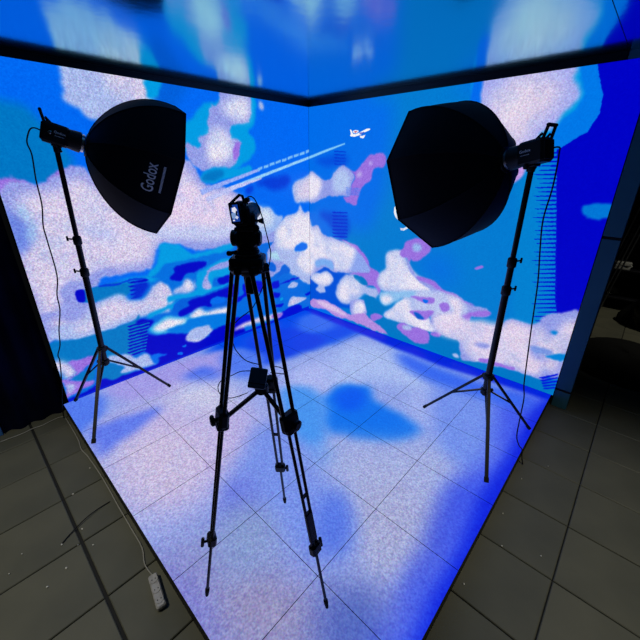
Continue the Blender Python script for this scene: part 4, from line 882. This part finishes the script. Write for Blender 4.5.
cable('video_cable', [(-2.608, -2.283, 1.776), (-2.599, -2.293, 1.787), (-2.588, -2.304, 1.781), (-2.578, -2.314, 1.751), (-2.571, -2.322, 1.714), (-2.566, -2.328, 1.675), (-2.560, -2.333, 1.632), (-2.550, -2.325, 1.59), (-2.56, -2.30, 1.50),
     (-2.60, -2.27, 1.40), (-2.64, -2.24, 1.36), (-2.668, -2.218, 1.315), (-2.665, -2.222, 1.248), (-2.654, -2.233, 1.214), (-2.635, -2.254, 1.183), (-2.605, -2.30, 1.172)], .0019, M_CABLE, 'thin black cable arching from the video camera down to the battery pack')
cable('looped_cable', [(-2.609, -2.295, 1.143), (-2.655, -2.245, 1.143), (-2.681, -2.210, 1.12), (-2.706, -2.177, 1.097), (-2.72, -2.163, 1.064), (-2.714, -2.168, 1.026), (-2.688, -2.197, 1.011), (-2.640, -2.246, 1.035)], .0019, M_CABLE, 'thin black cable looping out to the left of the battery pack')
cable('short_cable', [(-2.585, -2.330, 1.165), (-2.554, -2.34, 1.157), (-2.531, -2.365, 1.139), (-2.534, -2.362, 1.125), (-2.558, -2.337, 1.129), (-2.585, -2.33, 1.140)], .0019, M_CABLE, 'short black cable bent back to the right of the battery pack')

# ------------------------------------------------------------------ things on the tiled floor
mx = lambda q: (min(q[0], -3.012) if q[1] < .01 else q[0], q[1], ZT + .006)
cable('mains_cable', [mx(q) for q in [(-3.45, -.02), (-3.306, -.03), (-3.241, -.02), (-3.171, -.03), (-3.099, -.015), (-3.030, -.03), (-3.02, -.15), (-3.022, -.422), (-3.035, -.564), (-3.024, -.67), (-3.016, -.881), (-3.016, -1.102), (-3.020, -1.279), (-3.021, -1.495), (-3.024, -1.649), (-3.050, -1.749), (-3.043, -1.845)]],
      .0034, M_WCABLE, 'pale grey cable running along the left edge of the lit floor')
ps = empty('power_strip', (-3.062, -1.93, ZT), 'white power strip lying on the tiles beside the left edge of the lit floor', 'power strip')
Rp = Matrix.Rotation(math.radians(80), 3, 'Z')
b = MB(); b.box((-3.062, -1.93, ZT + .018), (.180, .044, .030), Rp, ch=.007); b.build('case', M_WPLAST, ps)
for k in range(3):
    c = Vector((-3.062, -1.93, ZT + .0335)) + Rp @ Vector(((k - 1) * .055, 0, 0))
    b = MB(); b.lathe(c, VZ, [(0, .019), (.002, .019), (.0022, .016)], 16); s_ = b.build('socket', M_WPLAST, ps)
    b = MB()
    for e in (-1, 1): b.lathe(c + Rp @ Vector((0, e * .008, .0022)), VZ, [(0, .003), (.0004, .003)], 8)
    b.build('pin_hole', M_BLACK, s_)
cable('loose_wire', [(-3.321, -1.291, ZT + .004), (-3.276, -1.263, ZT + .006), (-3.188, -1.225, ZT + .012), (-3.113, -1.204, ZT + .008), (-3.043, -1.198, ZT + .004)], .0028, M_CABLE, 'short black wire lying across a tile joint at the left', 'wire')
for i, (x, y) in enumerate([(-3.325, -1.298), (-3.263, -1.366), (-3.205, -1.427), (-3.342, -1.459), (-3.487, -1.198), (-3.432, -1.495), (-3.553, -1.276), (-3.219, -1.275), (-3.188, -.962), (-3.046, -.805), (-1.06, -3.06), (-1.423, -3.05), (-.812, -3.166), (-1.638, -3.112), (-1.55, -3.286), (-1.976, -3.033)]):
    b = MB(); a = random.uniform(0, 6.28); s = random.uniform(.003, .006); q = [(x + s * math.cos(a + k * 1.25) * random.uniform(.6, 1.3), y + s * math.sin(a + k * 1.25) * random.uniform(.6, 1.3)) for k in range(5)]
    b.add([(u_, v_, ZT + .001) for u_, v_ in q] + [(u_, v_, ZT + .004 + .002 * (k % 2)) for k, (u_, v_) in enumerate(q)], [(4, 3, 2, 1, 0), (5, 6, 7, 8, 9)] + [(k, (k + 1) % 5, 5 + (k + 1) % 5, 5 + k) for k in range(5)])
    left = x < -2.5
    tag(b.build('paper_scrap', M_SCRAP), 'tiny pale scrap lying on the dark tiles left of the lit floor' if left else 'tiny pale scrap lying on the dark tiles right of the lit floor', 'scrap', 'scraps on the left tiles' if left else 'scraps on the right tiles')

# ------------------------------------------------------------------ dark clutter beyond the right wall
def lump(name, c, size, mat, seed, parent=None, n=26, m_=14, rough=.12):
    r_ = random.Random(seed); ph = [(r_.uniform(0, 6.28), r_.uniform(1, 4), r_.uniform(1, 4), r_.uniform(.3, 1)) for _ in range(7)]; vs = []; fs = []
    for j in range(m_ + 1):
        for i in range(n):
            th = 2 * math.pi * i / n; el = math.pi / 2 * (1 - j / m_); k = 1 + rough * sum(w * math.sin(p + fa * th * round(fa) / max(fa, .1) + fb * el * 2) for p, fa, fb, w in [(p, round(fa), fb, w) for p, fa, fb, w in ph]) / 3
            x = math.cos(el) ** .7 * math.cos(th) * k; y = math.cos(el) ** .7 * math.sin(th) * k; z = math.sin(el) * k if j < m_ else 0
            vs.append((c[0] + x * size[0], c[1] + y * size[1], c[2] + z * size[2]))
    for j in range(m_):
        for i in range(n): fs.append((j * n + i, (j + 1) * n + i, (j + 1) * n + (i + 1) % n, j * n + (i + 1) % n))
    fs.append(tuple(m_ * n + i for i in range(n))); b = MB(); b.add(vs, fs, True); return b.build(name, mat, parent)
tag(lump('cloth_bundle', (1.38, -3.44, ZT + .001), (.60, .50, .12), M_BAG, 3), 'low black cloth bundle lying on the tiles behind the right screen', 'bundle')
tag(lump('film_heap', (2.80, -3.66, ZT + .001), (.26, .40, .40), M_WRAP, 11, rough=.25), 'dark heap of crumpled black film in the right background', 'heap')
rk = empty('storage_rack', (3.45, -3.35, ZT), 'tall black open rack in the right background behind the dark heap', 'rack')
for (x, y) in ((3.25, -2.85), (3.25, -3.85), (3.65, -2.85), (3.65, -3.85)):
    b = MB(); b.box((x, y, .9), (.035, .035, 2.0), ch=.004); b.build('post', M_BEAM, rk)
for z in (.08, .50, 1.0, 1.5, 1.88):
    b = MB(); b.box((3.45, -3.35, z), (.44, 1.04, .025), ch=.004); b.build('shelf', M_BEAM, rk)
b = MB()
for k in range(5): b.box((3.37 + .004 * (k % 3), -3.10 + .006 * (k % 2), .5225 + k * .018), (.24, .20, .0178), Matrix.Rotation(.10 * (k % 3), 3, 'Z'))
tag(b.build('paper_stack', M_PAPER), 'pale grey stack of paper on a middle shelf of the background rack', 'paper')
shelf_things = [(-3.42, .5225, .13, 'second shelf from below'), (-3.00, 1.0225, .10, 'shelf above the paper, left'), (-3.32, 1.0225, .14, 'shelf above the paper, right'), (-3.05, 1.5225, .11, 'upper shelf, left'), (-3.40, 1.5225, .13, 'upper shelf, right'), (-3.05, .1025, .14, 'lowest shelf')]
for i, (cy, z0, R_, where) in enumerate(shelf_things):
    pts = []
    for k in range(61):
        a = k / 60 * 6.28 * 5; pts.append((3.42 + R_ * math.cos(a) * (1 + .06 * math.sin(k * 1.7)), cy + R_ * math.sin(a) * (1 + .06 * math.cos(k * 1.3)), z0 + .011 + .020 * (a / 6.28)))
    b = MB(); b.tube(pts, .010, 6); tag(b.build('coiled_cable', M_WRAP if i % 2 else M_CABLE), 'black coil of cable on the background rack, ' + where, 'cable', 'cable coils on the rack')
tt = empty('metal_tubes', (2.93, -2.90, ZT), 'bundle of shiny metal tubes leaning on the background rack', 'tubes')
for k in range(4):
    o_ = Vector((.0, -.040 * k, 0)); p0 = Vector((2.93, -2.90, ZT + .006)) + o_; p1 = Vector((3.205, -3.13, 1.66 - .05 * k)) + o_
    b = MB(); b.tube([p0, p1], .010, 8); b.build('tube', M_CHROME if k != 1 else M_BEAM, tt)
